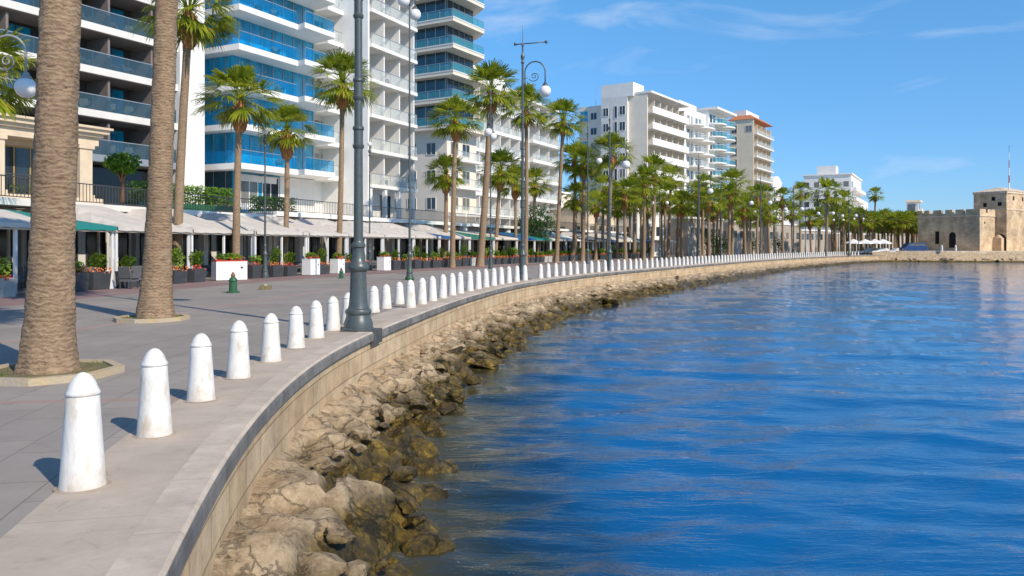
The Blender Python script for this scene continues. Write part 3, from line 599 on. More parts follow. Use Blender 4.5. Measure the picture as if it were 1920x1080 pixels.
lamps = [(672, 620, 11.0, 'nearest big dark lamp post with stepped base, cut by the top edge', (1,), False),
         (980, 524, 10.95, 'second quay lamp post with one globe arm and a crossbar on top', (1,), True),
         (1143, 507, 8.7, 'third quay lamp post, its globe arm hanging right over the palms', (1,), False),
         (1310, 493, 8.6, 'fourth quay lamp post along the water edge', (1,), False), (1426, 486.5, 8.6, 'fifth quay lamp post along the water edge', (1, -1), False),
         (1488, 483, 8.6, 'sixth quay lamp post, among the distant palms', (1, -1), False), (1548, 480.6, 8.6, 'seventh quay lamp post, in front of a tall distant palm', (1, -1), False),
         (1592, 479.2, 8.6, 'eighth quay lamp post, farthest before the quay turns', (1, -1), False)]
for i, (px, py, az, lb, sides, bar) in enumerate(lamps):
    p = G(px, py); s_ = float(SA[int(np.argmin((EX-p.x)**2+(EY-p.y)**2))])
    street_lamp(p, az, lb, sides, head(s_)-math.pi/2+(0.15 if i else 0.35), bar=bar)
# plinth under the nearest lamps: the grey block let into the coping
for px, py, lb in ((672, 620, 'grey stone footing block under the nearest lamp post'), (980, 524, 'grey stone footing block under the second lamp post')):
    p = G(px, py); s_ = float(SA[int(np.argmin((EX-p.x)**2+(EY-p.y)**2))]); a = head(s_)
    mb = MB(); mb.box(-.34, .34, -.42, .30, -0.26, 0.024)
    tag(obj('footing_block', mb.mesh('footing_block', M['capface']), None, (p.x, p.y, 0), a), lb, 'stone block', 'footing blocks of the lamp posts')
street_lamp(XZ(-26, 24.0), 7.55, 'pale grey globe lamp at the far left, only arm and globe in view', (1,), 0.0, m=M['postlight'], group='inner row of globe lamps')
for px, y, az, lb, sides in [(768, 41.5, 15.2, 'thin tall lamp post with green foot behind the bollards, right of the nearest lamp', (1, -1)), (920, 62, 11.5, 'thin lamp whose globe hangs before a thick palm trunk', (1, -1)),
                       (1102, 80, 11.4, 'lamp with a globe high beside the tan apartment block', (1,)), (497, 44, 5.9, 'slim lamp post in front of the white awnings', ()),
                       (693, 58, 7.0, 'slim square lantern post just right of the nearest lamp pole', ())]:
    t = street_lamp(XZ(px, y), az, lb, sides, 1.45 if px in (768, 920) else 0.2, group='inner row of globe lamps', slim=0.62 if px != 1102 else 0.8)
    if not sides: obj('globe', cached('sg', lambda: MB().sphere((0, 0, 0), 0.16, 14, 10).mesh('globe', M['globe'], True)), t, (0, 0, az+2.2))
    if px in (768,): part('foot', MB().lathe([(0.3, 0), (0.3, .1), (0.2, .2), (0.17, .55), (.1, .6)], 14), M['greenpost'], t, True, scale=(.8, .8, 1.1))
for i, (px, y) in enumerate([(1237, 100), (1352, 115), (1405, 128), (1455, 136), (1510, 150), (1530, 160), (1572, 158), (1610, 165), (1618, 172), (1625, 170), (1660, 175), (1683, 178), (1715, 180)]):
    street_lamp(XZ(px, y), 8.0+rnd.uniform(-.8, .8), 'one of the small distant double globe lamps among the far palms', (1, -1), rnd.uniform(-.3, .6), group='small distant globe lamps', slim=.8, k=.75)

# ------------------------------------------------------------------ palms
def crown_mesh(seed, nleaf=52, nseg=15, wide=1.0, old=False):
    r = random.Random(seed); mb = MB()
    for i in range(nleaf):
        f = (i+0.5)/nleaf
        if old: el = R(r.uniform(-48, -18)); pl = r.uniform(.75, 1.0)
        else: el = R(90-116*f**0.95+r.uniform(-10, 10)); pl = 0.75+0.45*min(1, f*1.6)+r.uniform(-.12, .16)
        az = i*2.39996+r.uniform(-.25, .25); dh = Vector((math.cos(az), math.sin(az), 0)); side = Vector((-math.sin(az), math.cos(az), 0))
        p0 = Vector((0, 0, 0.1))+dh*0.12; d = dh*math.cos(el)+Vector((0, 0, math.sin(el))); pts = [p0]
        for k in range(3):
            d = (d+Vector((0, 0, -0.10))).normalized(); pts.append(pts[-1]+d*pl/3)
        # petiole, flat three sided
        for k in range(3):
            a, b = pts[k], pts[k+1]; wv = side*(0.03 if k else 0.045)
            mb.add([a-wv, a+wv, b+wv*.8, b-wv*.8], [(0, 1, 2, 3)])
        c = pts[-1]; up = d.cross(side)*-1; roll = r.uniform(-.5, .5); sv = side*math.cos(roll)+up*math.sin(roll); bl = r.uniform(.95, 1.28)
        for k in range(nseg):
            th = R(-62+124*k/(nseg-1)+r.uniform(-4, 4)); ln = bl*(0.62+0.42*math.cos(th))*r.uniform(.88, 1.08)
            q = d*math.cos(th)+sv*math.sin(th); wd = 0.046*wide
            droop = r.uniform(.15, .42)*(1.5 if old else 1)
            a = c+q*0.04; b = c+q*ln*0.55+Vector((0, 0, -0.05*droop)); e = c+q*ln*0.86+Vector((0, 0, -0.34*droop)); g = c+q*ln*0.99+Vector((0, 0, -0.85*droop))
            ax = q.cross(up).normalized() if q.cross(up).length > .01 else sv
            ft = up*0.02
            mb.add([a-ax*wd*.3, a+ax*wd*.3, b+ax*wd+ft, b-ax*wd+ft, e+ax*wd*.62, e-ax*wd*.62, g], [(0, 1, 2, 3), (3, 2, 4, 5), (5, 4, 6)])
    return mb
CR = [crown_mesh(k).mesh('crown', M['frond']) for k in range(4)]
CRF = [crown_mesh(k+20, 36, 9, 1.6).mesh('crown', M['frond']) for k in range(3)]
OLD = [crown_mesh(k+40, 6, 11, 1.0, True).mesh('old_fronds', M['frond_dark']) for k in range(3)]
def boots_mesh(seed):
    r = random.Random(seed); mb = MB(); mb.lathe([(0.19, -1.35), (0.27, -1.15), (0.37, -.75), (0.36, -.4), (0.26, 0.0), (0.12, .25)], 14)
    for i in range(95):
        z = -1.25+1.35*i/95; a = i*2.399; rr = np.interp(z, [-1.25, -1.0, -.55, .1], [.24, .32, .38, .22]); c = Vector((math.cos(a)*rr, math.sin(a)*rr, z)); o = Vector((math.cos(a), math.sin(a), 0)); sdv = Vector((-math.sin(a), math.cos(a), 0))
        l = r.uniform(.09, .19); w_ = .05
        tip = c+o*l*.75+Vector((0, 0, l*1.0))
        mb.add([c-sdv*w_-Vector((0, 0, .05)), c+sdv*w_-Vector((0, 0, .05)), tip+sdv*w_*.5, tip-sdv*w_*.5, c+o*.03+Vector((0, 0, .1))], [(0, 1, 2, 3), (0, 4, 1), (1, 4, 2), (3, 4, 0)])
    return mb.mesh('frond_stubs', M['boots'])
BT = [boots_mesh(k) for k in range(2)]
def trunk_mesh(h, rb, rt, lean, seed, flare=0.25, fine=False, bow=0.0, zflare=0.7):
    r = random.Random(seed); n = 56 if fine else 12; dz = 0.035 if fine else 0.3; K = max(6, int(h/dz)); mb = MB(); off = Vector((seed*7.1, 0, 0))
    for i in range(K+1):
        z = h*i/K; t = z/h; rr = rb+(rt-rb)*t**0.8+flare*rb*math.exp(-z/zflare)
        cx = lean[0]*t+bow*math.sin(t*math.pi); cy = lean[1]*t
        for k in range(n):
            a = 2*math.pi*k/n; q = Vector((math.cos(a), math.sin(a), 0)); d = 0
            if fine:
                nn = Vector((q.x*1.2, q.y*1.2, z*4.5))+off; w_ = noise.noise(Vector((q.x*.9, q.y*.9, z*1.3))+off)
                ring = (z*11+w_*1.9) % 1.0; d = 0.006*(1-abs(ring*2-1)**3)+0.016*noise.noise(nn)+0.012*noise.noise(nn*2.7)+0.05*(noise.noise(Vector((q.x*2.4, q.y*2.4, 1))+off)*math.exp(-z/.35))
            else: d = rr*0.05*noise.noise(Vector((q.x, q.y, z*1.5))+off)
            mb.v.append((cx+(rr+d)*q.x, cy+(rr+d)*q.y, z))
    for i in range(K):
        for k in range(n): mb.f.append((i*n+k, i*n+(k+1) % n, (i+1)*n+(k+1) % n, (i+1)*n+k))
    mb.f.append(tuple(range(K*n, K*n+n)))
    return mb.mesh('trunk', M['bark'], True)
def palm(p, h, label, lean=(0, 0), rb=.25, rt=.17, near=True, cs=1.0, group='palms along the promenade', fine=False, flare=.3, bow=0.0, zflare=.7):
    """h is the height of the crown's heart above the paving"""
    t = thing('palm_tree', label, 'palm tree', (p.x, p.y, 0), 0, group); k = rnd.randrange(10**6)
    obj('trunk', trunk_mesh(h, rb, rt, lean, k % 97, flare, fine, bow, zflare), t)
    c = obj('crown', (CR if near else CRF)[k % (4 if near else 3)], t, (lean[0], lean[1], h+.15), rnd.uniform(0, 6.28), tuple(1.02*cs*k_ for k_ in (rnd.uniform(.95, 1.06), 1, rnd.uniform(.95, 1.12))))
    obj('old_fronds', OLD[k % 3], t, (lean[0], lean[1], h-.05), rnd.uniform(0, 6.28), cs*rnd.uniform(.75, .95))
    b = .75+.25*rt/.18; obj('frond_stubs', BT[k % 2], t, (lean[0], lean[1], h-.1), rnd.uniform(0, 6), (b*1.08, b*1.08, rnd.uniform(1.0, 1.3)))
    return t
def tree_kerb(p, r_, label, sides=8, h=0.09):
    t = thing('tree_pit', label, 'tree pit', (p.x, p.y, 0), .3); mb = MB(); n = sides
    ro = [(r_*math.cos(2*math.pi*k/n), r_*math.sin(2*math.pi*k/n)) for k in range(n)]; ri = [(x*.86, y*.86) for x, y in ro]
    vs = [(x, y, 0) for x, y in ro]+[(x, y, h) for x, y in ro]+[(x, y, h) for x, y in ri]+[(x, y, 0.01) for x, y in ri]
    mb.add(vs, [(k+i*n, (k+1) % n+i*n, (k+1) % n+(i+1)*n, k+(i+1)*n) for i in range(3) for k in range(n)]); part('kerb', mb, M['kerb'], t)
    part('soil', MB().prism(ri, 0.005, h*.7), M['soil'], t)
    g = MB()
    for i in range(60):
        a = rnd.uniform(0, 6.28); q = r_*rnd.uniform(.5, .84); x, y = q*math.cos(a), q*math.sin(a); hh = rnd.uniform(.02, .07); dx, dy = rnd.uniform(-.02, .02), rnd.uniform(-.02, .02)
        g.add([(x-.008, y, h*.6), (x+.008, y, h*.6), (x+dx, y+dy, h*.6+hh)], [(0, 1, 2)])
    tag(part('weeds', g, M['plant'], t), kind='stuff')
    return t
p1 = G(90, 703); p2 = G(291, 600)
palm(p1, 9.5, 'huge near palm trunk at the far left, cut by the top edge', (0.32, 0), .285, .215, fine=True, flare=.45, cs=1.1, zflare=.5)
palm(p2, 11.5, 'second near palm trunk, slightly leaning, between the first trunk and the awnings', (0.42, 0), .30, .215, fine=True, flare=.5, cs=1.1, zflare=.9)
tree_kerb(p1, .95, 'octagonal yellowed kerb ring round the nearest palm'); tree_kerb(p2+Vector((-.08, 0, 0)), .84, 'yellowed kerb ring round the second near palm', 10)
PALMS = [(-70, 31, -52, 140, .26, 1.1, 'palm off the left edge, only its frond tips showing by the globe lamp'),
  # base px, distance, crown px, crown row, base radius, crown scale, label
    (330, 41, 355, 22, .30, 1.12, 'tall palm right behind the second near trunk, its crown at the top edge'),
    (442, 43, 450, 190, .26, 1.02, 'palm with bulging orange stubs before the blue glass building'),
    (533, 50, 538, 246, .21, .86, 'shorter slim palm before the blue glass building, right of the bulging one'),
    (634, 54, 642, 158, .24, 1.08, 'palm before the blank white side wall, just left of the nearest lamp pole'),
    (848, 66, 855, 226, .27, 1.1, 'palm before the beige lower block, left of the thick leaning trunk'),
    (832, 72, 836, 328, .26, .98, 'low palm over the green awning'),
    (900, 70, 921, 172, .38, 1.25, 'thick leaning palm trunk left of the second lamp post'),
    (928, 80, 938, 322, .26, 1.15, 'low palm just left of the second lamp post'),
    (966, 86, 966, 345, .24, 1.0, 'short palm with dark stubs behind the second lamp post'),
    (985, 78, 986, 205, .26, 1.22, 'tall palm directly behind the second lamp post'),
    (1000, 95, 1003, 345, .26, 1.05, 'short palm just right of the second lamp post'),
    (1043, 84, 1056, 226, .28, 1.12, 'tall thin palm left of the tan apartment block'),
    (1075, 98, 1078, 300, .27, 1.2, 'palm below the left corner of the tan apartment block'),
    (1092, 95, 1094, 310, .3, 1.2, 'second palm below the left corner of the tan apartment block'),
    (1140, 90, 1147, 290, .28, 1.28, 'palm behind the third lamp post'),
    (1130, 112, 1132, 355, .3, 1.2, 'small palm behind the third lamp post'),
    (1190, 110, 1191, 362, .34, 1.3, 'wide low palm between two taller ones below the tan block'),
    (1221, 104, 1228, 325, .32, 1.28, 'palm before the tan block, right of the third lamp globe'),
    (1252, 118, 1258, 335, .3, 1.15, 'palm below the balconies of the tan block'), (1270, 128, 1272, 385, .3, 1.1, 'small palm below the balconies of the tan block'),
    (1318, 118, 1320, 350, .27, 1.05, 'palm before the white block with balconies'), (1312, 112, 1308, 362, .27, 1.0, 'slimmer palm before the white block with balconies'),
    (1372, 120, 1373, 350, .3, 1.4, 'broad palm before the peach building corner'), (1348, 135, 1352, 378, .3, 1.2, 'palm between the white block and the peach building'),
    (1428, 138, 1430, 372, .3, 1.4, 'palm below the peach building balconies'), (1400, 142, 1402, 385, .3, 1.2, 'small palm below the peach building'),
    (1548, 150, 1552, 365, .34, 1.65, 'largest of the distant palms, before the white stepped apartment house'),
    (1500, 165, 1501, 362, .3, 1.2, 'distant palm with brown trunk left of the white stepped house'), (1580, 168, 1582, 378, .3, 1.3, 'distant palm right of the largest distant one'),
    (1640, 190, 1641, 366, .3, 1.0, 'lone thin dark palm rising above the far palm line')]
for px, y, cx, cy, rb, cs, lb in PALMS:
    p = XZ(px, y); h = zat(cy, y)-.1; far = y > 100
    palm(p, h, lb, ((cx-px)/F0*y, 0), rb*.85, max(.15, rb*.62), near=not far, cs=cs, bow=rnd.uniform(-.12, .12))
for row, d_ in enumerate((5.5, 12.5, 19.5, 26.0)):
    sq = s_at_y(86 if row in (1, 2) else 100)+row*1.7
    while sq < s_at_y(160):
        far_ = (sq-s_at_y(86))/(s_at_y(160)-s_at_y(86))
        palm(Q(sq+rnd.uniform(-.9, .9), d_+rnd.uniform(-.5, .5)), rnd.uniform(7.2, 9.6)-.8*far_+(1.2 if rnd.random() < .15 else 0), 'one of the small palms crowding the far promenade', (rnd.uniform(-.3, .3), 0), .22, .17, near=False, cs=rnd.uniform(1.0, 1.25), group='small palms crowding the far promenade')
        sq += 7.9
for i in range(36):
    px = 1560+176*i/35+rnd.uniform(-3, 3); y = rnd.uniform(170, 205)
    palm(XZ(px, y), rnd.uniform(5.3, 7.2)+(1560+176-px)/176*1.9, 'one of the palms in the low green line left of the castle', (rnd.uniform(-.3, .3), 0), .24, .19, near=False, cs=rnd.uniform(1.1, 1.4), group='palms in the low line left of the castle')

# ------------------------------------------------------------------ plants
def leaves(n, rx, ry, rz, sz, seed, box=False, m=None, name='leaves'):
    r = random.Random(seed); mb = MB()
    for i in range(n):
        if box: c = Vector((r.uniform(-rx, rx), r.uniform(-ry, ry), r.uniform(0, rz*2)))
        else:
            a = Vector((r.gauss(0, 1), r.gauss(0, 1), r.gauss(0, 1))).normalized()*(r.random()**.4); c = Vector((a.x*rx, a.y*ry, rz+a.z*rz))
            c *= 1+.18*noise.noise(a*3+Vector((seed, 0, 0)))
        u = Vector((r.gauss(0, 1), r.gauss(0, 1), r.gauss(0, 1))).normalized(); v = u.orthogonal().normalized(); s_ = sz*r.uniform(.6, 1.3)
        mb.add([c-u*s_, c+v*s_*.45, c+u*s_, c-v*s_*.45], [(0, 1, 2, 3)])
    return mb.mesh(name, m or M['plant'])
def tree(p, h, rx, label, m, cz=.5, z0=0.0, n=1800, cat='tree'):
    t = thing('tree', label, cat, (p.x, p.y, z0)); mb = MB(); mb.tube([(0, 0, 0), (.05, 0, h*.3), (0, .05, h*.65)], [.14, .11, .06], 8)
    for k in range(5):
        a = k*1.3; mb.tube([(0, 0, h*.4), (rx*.5*math.cos(a), rx*.5*math.sin(a), h*.75)], [.06, .02], 6)
    part('trunk', mb, M['wood'], t, True)
    obj('crown', leaves(n, rx, rx, h*cz*.5, .14, int(h*10), m=m, name='crown'), t, (0, 0, h*(1-cz))); return t

# ------------------------------------------------------------------ building kit (local x runs along the sea front, local y inland, z up)
def bframe(px, y, ang): p = XZ(px, y); return (p.x, p.y, 0), R(90-ang)
def hit(loc, ang, px):
    """how far the facade line must run to reach photo column px"""
    k = (px-960)/F0; return (k*loc[1]-loc[0])/(math.sin(R(ang))-k*math.cos(R(ang)))
def hit_side(loc, ang, px):
    k = (px-960)/F0; return (k*loc[1]-loc[0])/(-math.cos(R(ang))-k*math.sin(R(ang)))
def wmesh(w_, h_, gm, fm=None, nm=1):
    def f():
        mb = MB(); mb.box(0, w_, -.03, .06, 0, h_); return mb.mesh('window', gm)
    return cached(('w', round(w_, 2), round(h_, 2), gm.name), f)
def fmesh(w_, h_, fm, div):
    def f():
        mb = MB(); t = .06
        mb.box(-t, 0, -.07, .05, -t, h_+t); mb.box(w_, w_+t, -.07, .05, -t, h_+t); mb.box(0, w_, -.07, .05, -t, 0); mb.box(0, w_, -.07, .05, h_, h_+t)
        for k in range(1, div): x = w_*k/div; mb.box(x-.03, x+.03, -.065, -.031, 0, h_)
        return mb.mesh('frame', fm)
    return cached(('f', round(w_, 2), round(h_, 2), fm.name, div), f)
def win(t, x, y, z, w_, h_, gm, fm=None, div=2, side=False):
    """window on the sea front (side=False, face -y) or on the camera side wall (side=True, face -x)"""
    o = obj('window', wmesh(w_, h_, gm), t, (x, y, z), -math.pi/2 if side else 0)
    if fm: obj('frame', fmesh(w_, h_, fm, div), o)
    return o
def railing(t, x0, x1, y, z, gm, h_=1.0, ends=None, posts=True, metal=None):
    mb = MB(); mb.box(x0, x1, y-.012, y+.012, z, z+h_-.06)
    if ends: 
        for xe in (x0, x1): mb.box(xe-.012, xe+.012, y+.02, ends, z, z+h_-.06)
    o = part('railing', mb, gm, t); mt = MB(); mt.box(x0, x1, y-.03, y+.03, z+h_-.055, z+h_)
    n = max(1, int((x1-x0)/1.3))
    for k in range(n+1): x = x0+(x1-x0)*k/n; mt.box(x-.02, x+.02, y+.014, y+.05, z, z+h_-.058)
    if ends:
        for xe in (x0, x1): mt.box(xe-.03, xe+.03, y+.032, ends, z+h_-.055, z+h_)
    part('handrail', mt, metal or M['metal'], o); return o
def bars(t, x0, x1, y, z, h_=1.0, m=None, gap=.13):
    mb = MB(); mb.box(x0, x1, y-.025, y+.025, z+h_-.05, z+h_); mb.box(x0, x1, y-.02, y+.02, z+.06, z+.1)
    x = x0
    while x < x1: mb.box(x, x+.025, y-.012, y+.012, z+.1, z+h_-.05); x += gap
    return part('railing', mb, m or M['darkmetal'], t)
SUNCH = None
def balconies(t, x0, x1, zs, fh, nb, depth, slab_m, wall_m, rail_m, glass_m, y0=0.0, slab_h=.3, fm=None, div_m=None, out_=0.0, skip=(), solid=False, wh=2.2, rail=True):
    """recessed loggias: slabs from y0-out_ back to y0+depth, doors in the back wall, one partition per bay"""
    bwid = (x1-x0)/nb
    for i, z in enumerate(zs):
        mb = MB(); mb.box(x0, x1, y0-out_, y0+depth, z-slab_h, z); s_ = part('balcony', mb, slab_m, t)
        if solid: part('parapet', MB().box(x0, x1, y0-out_-.01, y0-out_+.12, z-.28, z+.95), slab_m, s_)
        elif rail: railing(s_, x0+.05, x1-.05, y0-out_+.06, z, rail_m)
        if i >= len(zs)-0: continue
        for b in range(nb):
            if (i, b) in skip: continue
            ww = bwid*.62; win(t, x0+bwid*b+bwid*.12, y0+depth+.0, z+.03, ww, wh, glass_m, fm)
        if div_m:
            pm = cached(('pt', round(depth, 2), round(fh-slab_h, 2), div_m.name), lambda: MB().box(-.09, .09, .12, depth-.002, .002, fh-slab_h-.002).mesh('partition', div_m))
            for b in range(nb+1): obj('partition', pm, t, (x0+bwid*b, y0, z))
def ac_unit(t, x, y, z, side=False):
    me = cached('ac', lambda: MB().box(0, .85, -.34, 0, 0, .6).mesh('air_conditioner', M['white2'])); return obj('air_conditioner', me, t, (x, y, z), -math.pi/2 if side else 0)

# --- dark balcony hotel, far left
A_ang = 27.0; ref = Vector((-28.6, 52.0, 0)); uA = Vector((math.sin(R(A_ang)), math.cos(R(A_ang)), 0)); PA = ref-uA*16
t = thing('hotel_building', 'dark hotel with long white balcony slabs and blue glass railings', 'building', (PA.x, PA.y, 0), R(90-A_ang))
LA = 16+hit(ref, A_ang, 333); zA = [7.95, 10.9, 13.8, 16.7, 19.6, 22.5]
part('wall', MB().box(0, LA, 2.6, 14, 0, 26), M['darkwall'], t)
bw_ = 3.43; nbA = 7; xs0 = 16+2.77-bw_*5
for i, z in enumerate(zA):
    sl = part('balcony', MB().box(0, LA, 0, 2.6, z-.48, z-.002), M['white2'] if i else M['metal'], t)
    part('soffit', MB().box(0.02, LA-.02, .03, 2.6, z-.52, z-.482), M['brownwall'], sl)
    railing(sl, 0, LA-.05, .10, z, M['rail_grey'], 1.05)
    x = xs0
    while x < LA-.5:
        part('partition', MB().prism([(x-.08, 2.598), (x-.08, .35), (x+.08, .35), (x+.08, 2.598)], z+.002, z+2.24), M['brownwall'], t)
        win(t, x+.9, 2.6, z+.02, 1.9, 2.15, M['blueglass'], M['darkmetal'])
        x += bw_
part('end_wall', MB().box(LA, LA+2.3, -.25, 14, 0, 26.2), M['white'], t)
part('lobby_wall', MB().box(0, LA, 1.8, 2.6, 4.3, 7.3), M['shopglass'], t)
# terrace with hedge before it
t2 = thing('hedge', 'clipped green hedge on the first floor terrace below the dark hotel', 'hedge'); t2.location = (ref.x, ref.y, 4.3); t2.rotation_euler = (0, 0, R(90-A_ang))
obj('leaves', leaves(5200, 4.2, .55, .72, .11, 5, box=True, m=M['hedge']), t2, (4.2, -5.6, .1)); part('planter', MB().box(0, 8.4, -6.2, -5.0, -.2, .25), M['greenpost'], t2)
t3 = thing('hedge', 'short green hedge between the second and third palm trunks, right of the long hedge', 'hedge'); t3.location = (ref.x, ref.y, 4.3); t3.rotation_euler = (0, 0, R(90-A_ang))
obj('leaves', leaves(2600, 2.0, .6, .62, .11, 6, box=True, m=M['hedge']), t3, (12.6, -5.2, .0)); part('planter', MB().box(10.6, 14.6, -5.8, -4.6, -.2, .2), M['greenpost'], t3)
tr = tree(XZ(229, 46), 2.9, .95, 'small round topped tree standing in the terrace hedge', M['hedge'], .45, 4.3, 900)

# --- sandstone two storey house with columns, far left
ang = 27.0; pe = XZ(184, 43.0); Pc = pe-uA*16
t = thing('stone_house', 'sandstone house with heavy cornice, pillars and ochre window frames', 'building', (Pc.x, Pc.y, 0), R(90-ang))
part('wall', MB().box(0, 15.2, 1.6, 9, 0, 7.7), M['sand'], t)
mb = MB(); mb.box(-.2, 16.0, -.05, 9.2, 7.15, 7.6); mb.box(-.3, 16.15, -.25, 9.3, 7.6, 7.78); mb.box(-.4, 16.35, -.45, 9.4, 7.78, 8.0); mb.box(-.5, 16.5, -.6, 9.4, 8.0, 8.12); part('cornice', mb, M['sand'], t)
part('floor_band', MB().box(-.2, 16.1, -.3, 9.2, 4.0, 4.3), M['sand'], t)
part('shop_front', MB().box(0, 15.2, .6, 1.6, 0, 4.0), M['shopglass'], t)
for x in (2.4, 6.6, 10.35, 14.95):
    mb = MB(); mb.box(x, x+.72, 0, .7, 4.3, 7.15); mb.box(x-.08, x+.8, -.08, .78, 4.3, 4.5); mb.box(x-.08, x+.8, -.08, .78, 6.95, 7.149); part('pillar', mb, M['sand'], t)
for x in (3.6, 7.6, 11.6): win(t, x, 1.6, 4.4, 2.5, 2.4, M['darkglass'], M['gold'], 3)
for x0, x1 in ((3.2, 6.5), (7.4, 10.3), (11.2, 14.9)): bars(t, x0, x1, .3, 4.3, 1.05)
obj('terrace_plants', leaves(700, 5.5, .3, .3, .1, 9, box=True, m=M['hedge']), t, (9.5, .9, 4.3))

# --- blue glass hotel
B_ang = 27.0; locB, rzB = bframe(437, 63, B_ang); t = thing('glass_hotel', 'blue mirrored glass hotel with staggered white wedge balconies', 'building', locB, rzB)
part('wall', MB().box(0, 12.5, 0, 14, 0, 4.2), M['white2'], t)
part('first_floor_wall', MB().box(5.2, 9.5, -.02, .05, 4.3, 7.7), M['white2'], t)
core = part('glass_front', MB().box(0.05, 9.5, 0.05, 14, 4.3, 27), M['blueglass'], t)
part('rear_wall', MB().box(9.5, 14, 1.0, 14, 4.3, 27), M['white'], t)
zB = [5.15, 8.2, 11.25, 14.3, 17.35, 20.4, 23.4]
for i, z in enumerate(zB):
    mb = MB(); mb.box(-.10, 9.6, -.10, 14.05, z-.45, z-.05); part('floor_band', mb, M['white'], t)
    if i == 0: continue
    s1 = part('balcony', MB().prism([(-1.2, -1.9), (5.3, -1.9), (6.2, 0), (-.1, 0.0), (-.1, 3.1), (-1.2, 3.1)], z-.46, z), M['white'], t)
    railing(s1, -1.1, 5.2, -1.8, z, M['rail_blue'], 1.05)
    part('side_railing', MB().box(-1.14, -1.11, -1.7, 3.0, z, z+1.0), M['rail_blue'], s1)
    s2 = part('balcony', MB().prism([(5.0, -2.9), (8.9, -2.9), (9.6, -.1), (6.2, -.1), (5.3, -1.9)], z-.46, z-.02), M['white'], t)
    railing(s2, 5.2, 8.8, -2.8, z-.02, M['rail_blue'], 1.05)
    s3 = part('balcony', MB().box(9.7, 13.0, -1.4, 1.0, z-.50, z-.1), M['white'], t)
    railing(s3, 9.8, 12.95, -1.3, z-.1, M['rail_clear'], 1.0, ends=.9)
    win(t, 10.6, 1.0, z, 1.6, 2.1, M['greyglass'], M['white'])
mb = MB()
for z in zB[1:]:
    for x in np.arange(.6, 9.4, 1.25): mb.box(x-.03, x+.03, -.02, .05, z, z+2.4)
    for y in np.arange(.8, 13.5, 1.35): mb.box(-.01, .05, y-.03, y+.03, z-2.9, z-.47)
part('mullions', mb, M['metal'], t)
part('lower_glass', MB().box(-.005, .045, .2, 13.8, 4.35, 8.0), M['tealglass'], t)
for x in (1.0, 3.4, 5.8, 8.0): win(t, x, 0, 1.2, 1.7, 2.6, M['shopglass'], M['white'])
for x in (.8, 3.2, 5.6): win(t, x, .04, 5.2, 1.8, 2.3, M['darkglass'], M['white'])
part('sign_panel', MB().box(0.6, 4.6, -.2, .03, 7.0, 7.5), M['white2'], t)

# --- white apartment tower
Cang = 25.0; locC, rzC = bframe(692, 72, Cang); LC = hit(locC, Cang, 772); t = thing('white_apartment_tower', 'white apartment tower with blank side wall and pale glass balconies', 'building', locC, rzC)
zC = [7.4+3.18*k for k in range(7)]
part('wall', MB().box(0, LC, 2.0, 14, 0, 31), M['white'], t)
part('side_wall', MB().box(-.25, 0, -.05, 14, 4.2, 31), M['white'], t)
balconies(t, 0.002, LC+.6, zC, 3.18, 3, 2.0, M['white'], M['white'], M['rail_clear'], M['greyglass'], slab_h=.32, fm=M['white'], div_m=M['white'], out_=.3)
for k, z in enumerate(zC): 
    win(t, -.25, 9.0-.3, z+.6, .9, 1.2, M['greyglass'], M['white'], 2, side=True)
    if k % 2 == 0: ac_unit(t, -.25, 5.2, z+1.0, True)
for x in (0.0, LC*.33, LC*.66, LC): part('column', MB().box(x-.18, x+.18, -.25, .1, 0, 6.98), M['white'], t)
part('shop_front', MB().box(0.1, LC, 1.9, 2.0-.002, .1, 3.6), M['shopglass'], t)
win(t, .5, 2.0, 4.4, 1.8, 2.3, M['darkglass'], M['white']); win(t, LC-2.6, 2.0, 4.4, 1.8, 2.3, M['darkglass'], M['white'])

# --- grey tower with glass corner
Dang = 30.0; locD, rzD = bframe(838, 98, Dang); LD = hit(locD, Dang, 893); t = thing('glass_corner_tower', 'beige banded tower with dark glass floors and pointed corner balconies', 'building', locD, rzD)
part('wall', MB().box(0, LD, 0, 16, 0, 16.6), M['tan'], t); part('glass_front', MB().box(.3, LD-.3, .3, 16, 16.6, 41), M['tealglass'], t)
zD = [16.6+3.25*k for k in range(8)]
for i, z in enumerate(zD):
    s1 = part('balcony', MB().prism([(-1.0, -1.6), (LD-.6, -1.6), (LD+1.6, 1.2), (LD+.2, 5), (-1.0, 16)], z-.5, z), M['tan'], t)
    part('slab_edge', MB().prism([(-1.05, -1.65), (LD-.6, -1.65), (LD+1.66, 1.2), (LD+.2, 4.9), (-1.05, 15.9)], z-.1, z+.05), M['white2'], s1)
    railing(s1, -.9, LD-.6, -1.5, z+.05, M['rail_teal'], 1.0)
    sr = part('side_railing', MB().box(-.93, -.90, -1.4, 15.8, z+.05, z+1.0), M['rail_teal'], s1)
    mb = MB()
    for y in np.arange(-1.4, 15.8, 1.8): mb.box(-.96, -.90, y, y+.06, z+.05, z+1.0)
    mb.box(-.97, -.89, -1.4, 15.8, z+1.002, z+1.05); part('handrail', mb, M['metal'], sr)
mb = MB()
for z in zD:
    for y in np.arange(.4, 15.8, 1.5): mb.box(.22, .34, y-.04, y+.04, z+.06, z+2.7)
    for x in np.arange(.4, LD-.3, 1.3): mb.box(x-.04, x+.04, .24, .34, z+.06, z+2.7)
part('mullions', mb, M['metal'], t)
for z in (6.4, 9.8, 13.2):
    for y in (2.0, 5.0, 8.0): win(t, 0, y+1.0, z, 1.3, 1.4, M['darkglass'], M['white2'], 2, True)
    for x in (.8, 3.4): win(t, x, 0, z, 1.6, 1.5, M['darkglass'], M['white2'])
    s_ = part('balcony', MB().box(.2, LD-.4, -1.2, 0, z-.9, z-.6), M['white'], t); railing(s_, .25, LD-.45, -1.1, z-.6, M['rail_clear'])

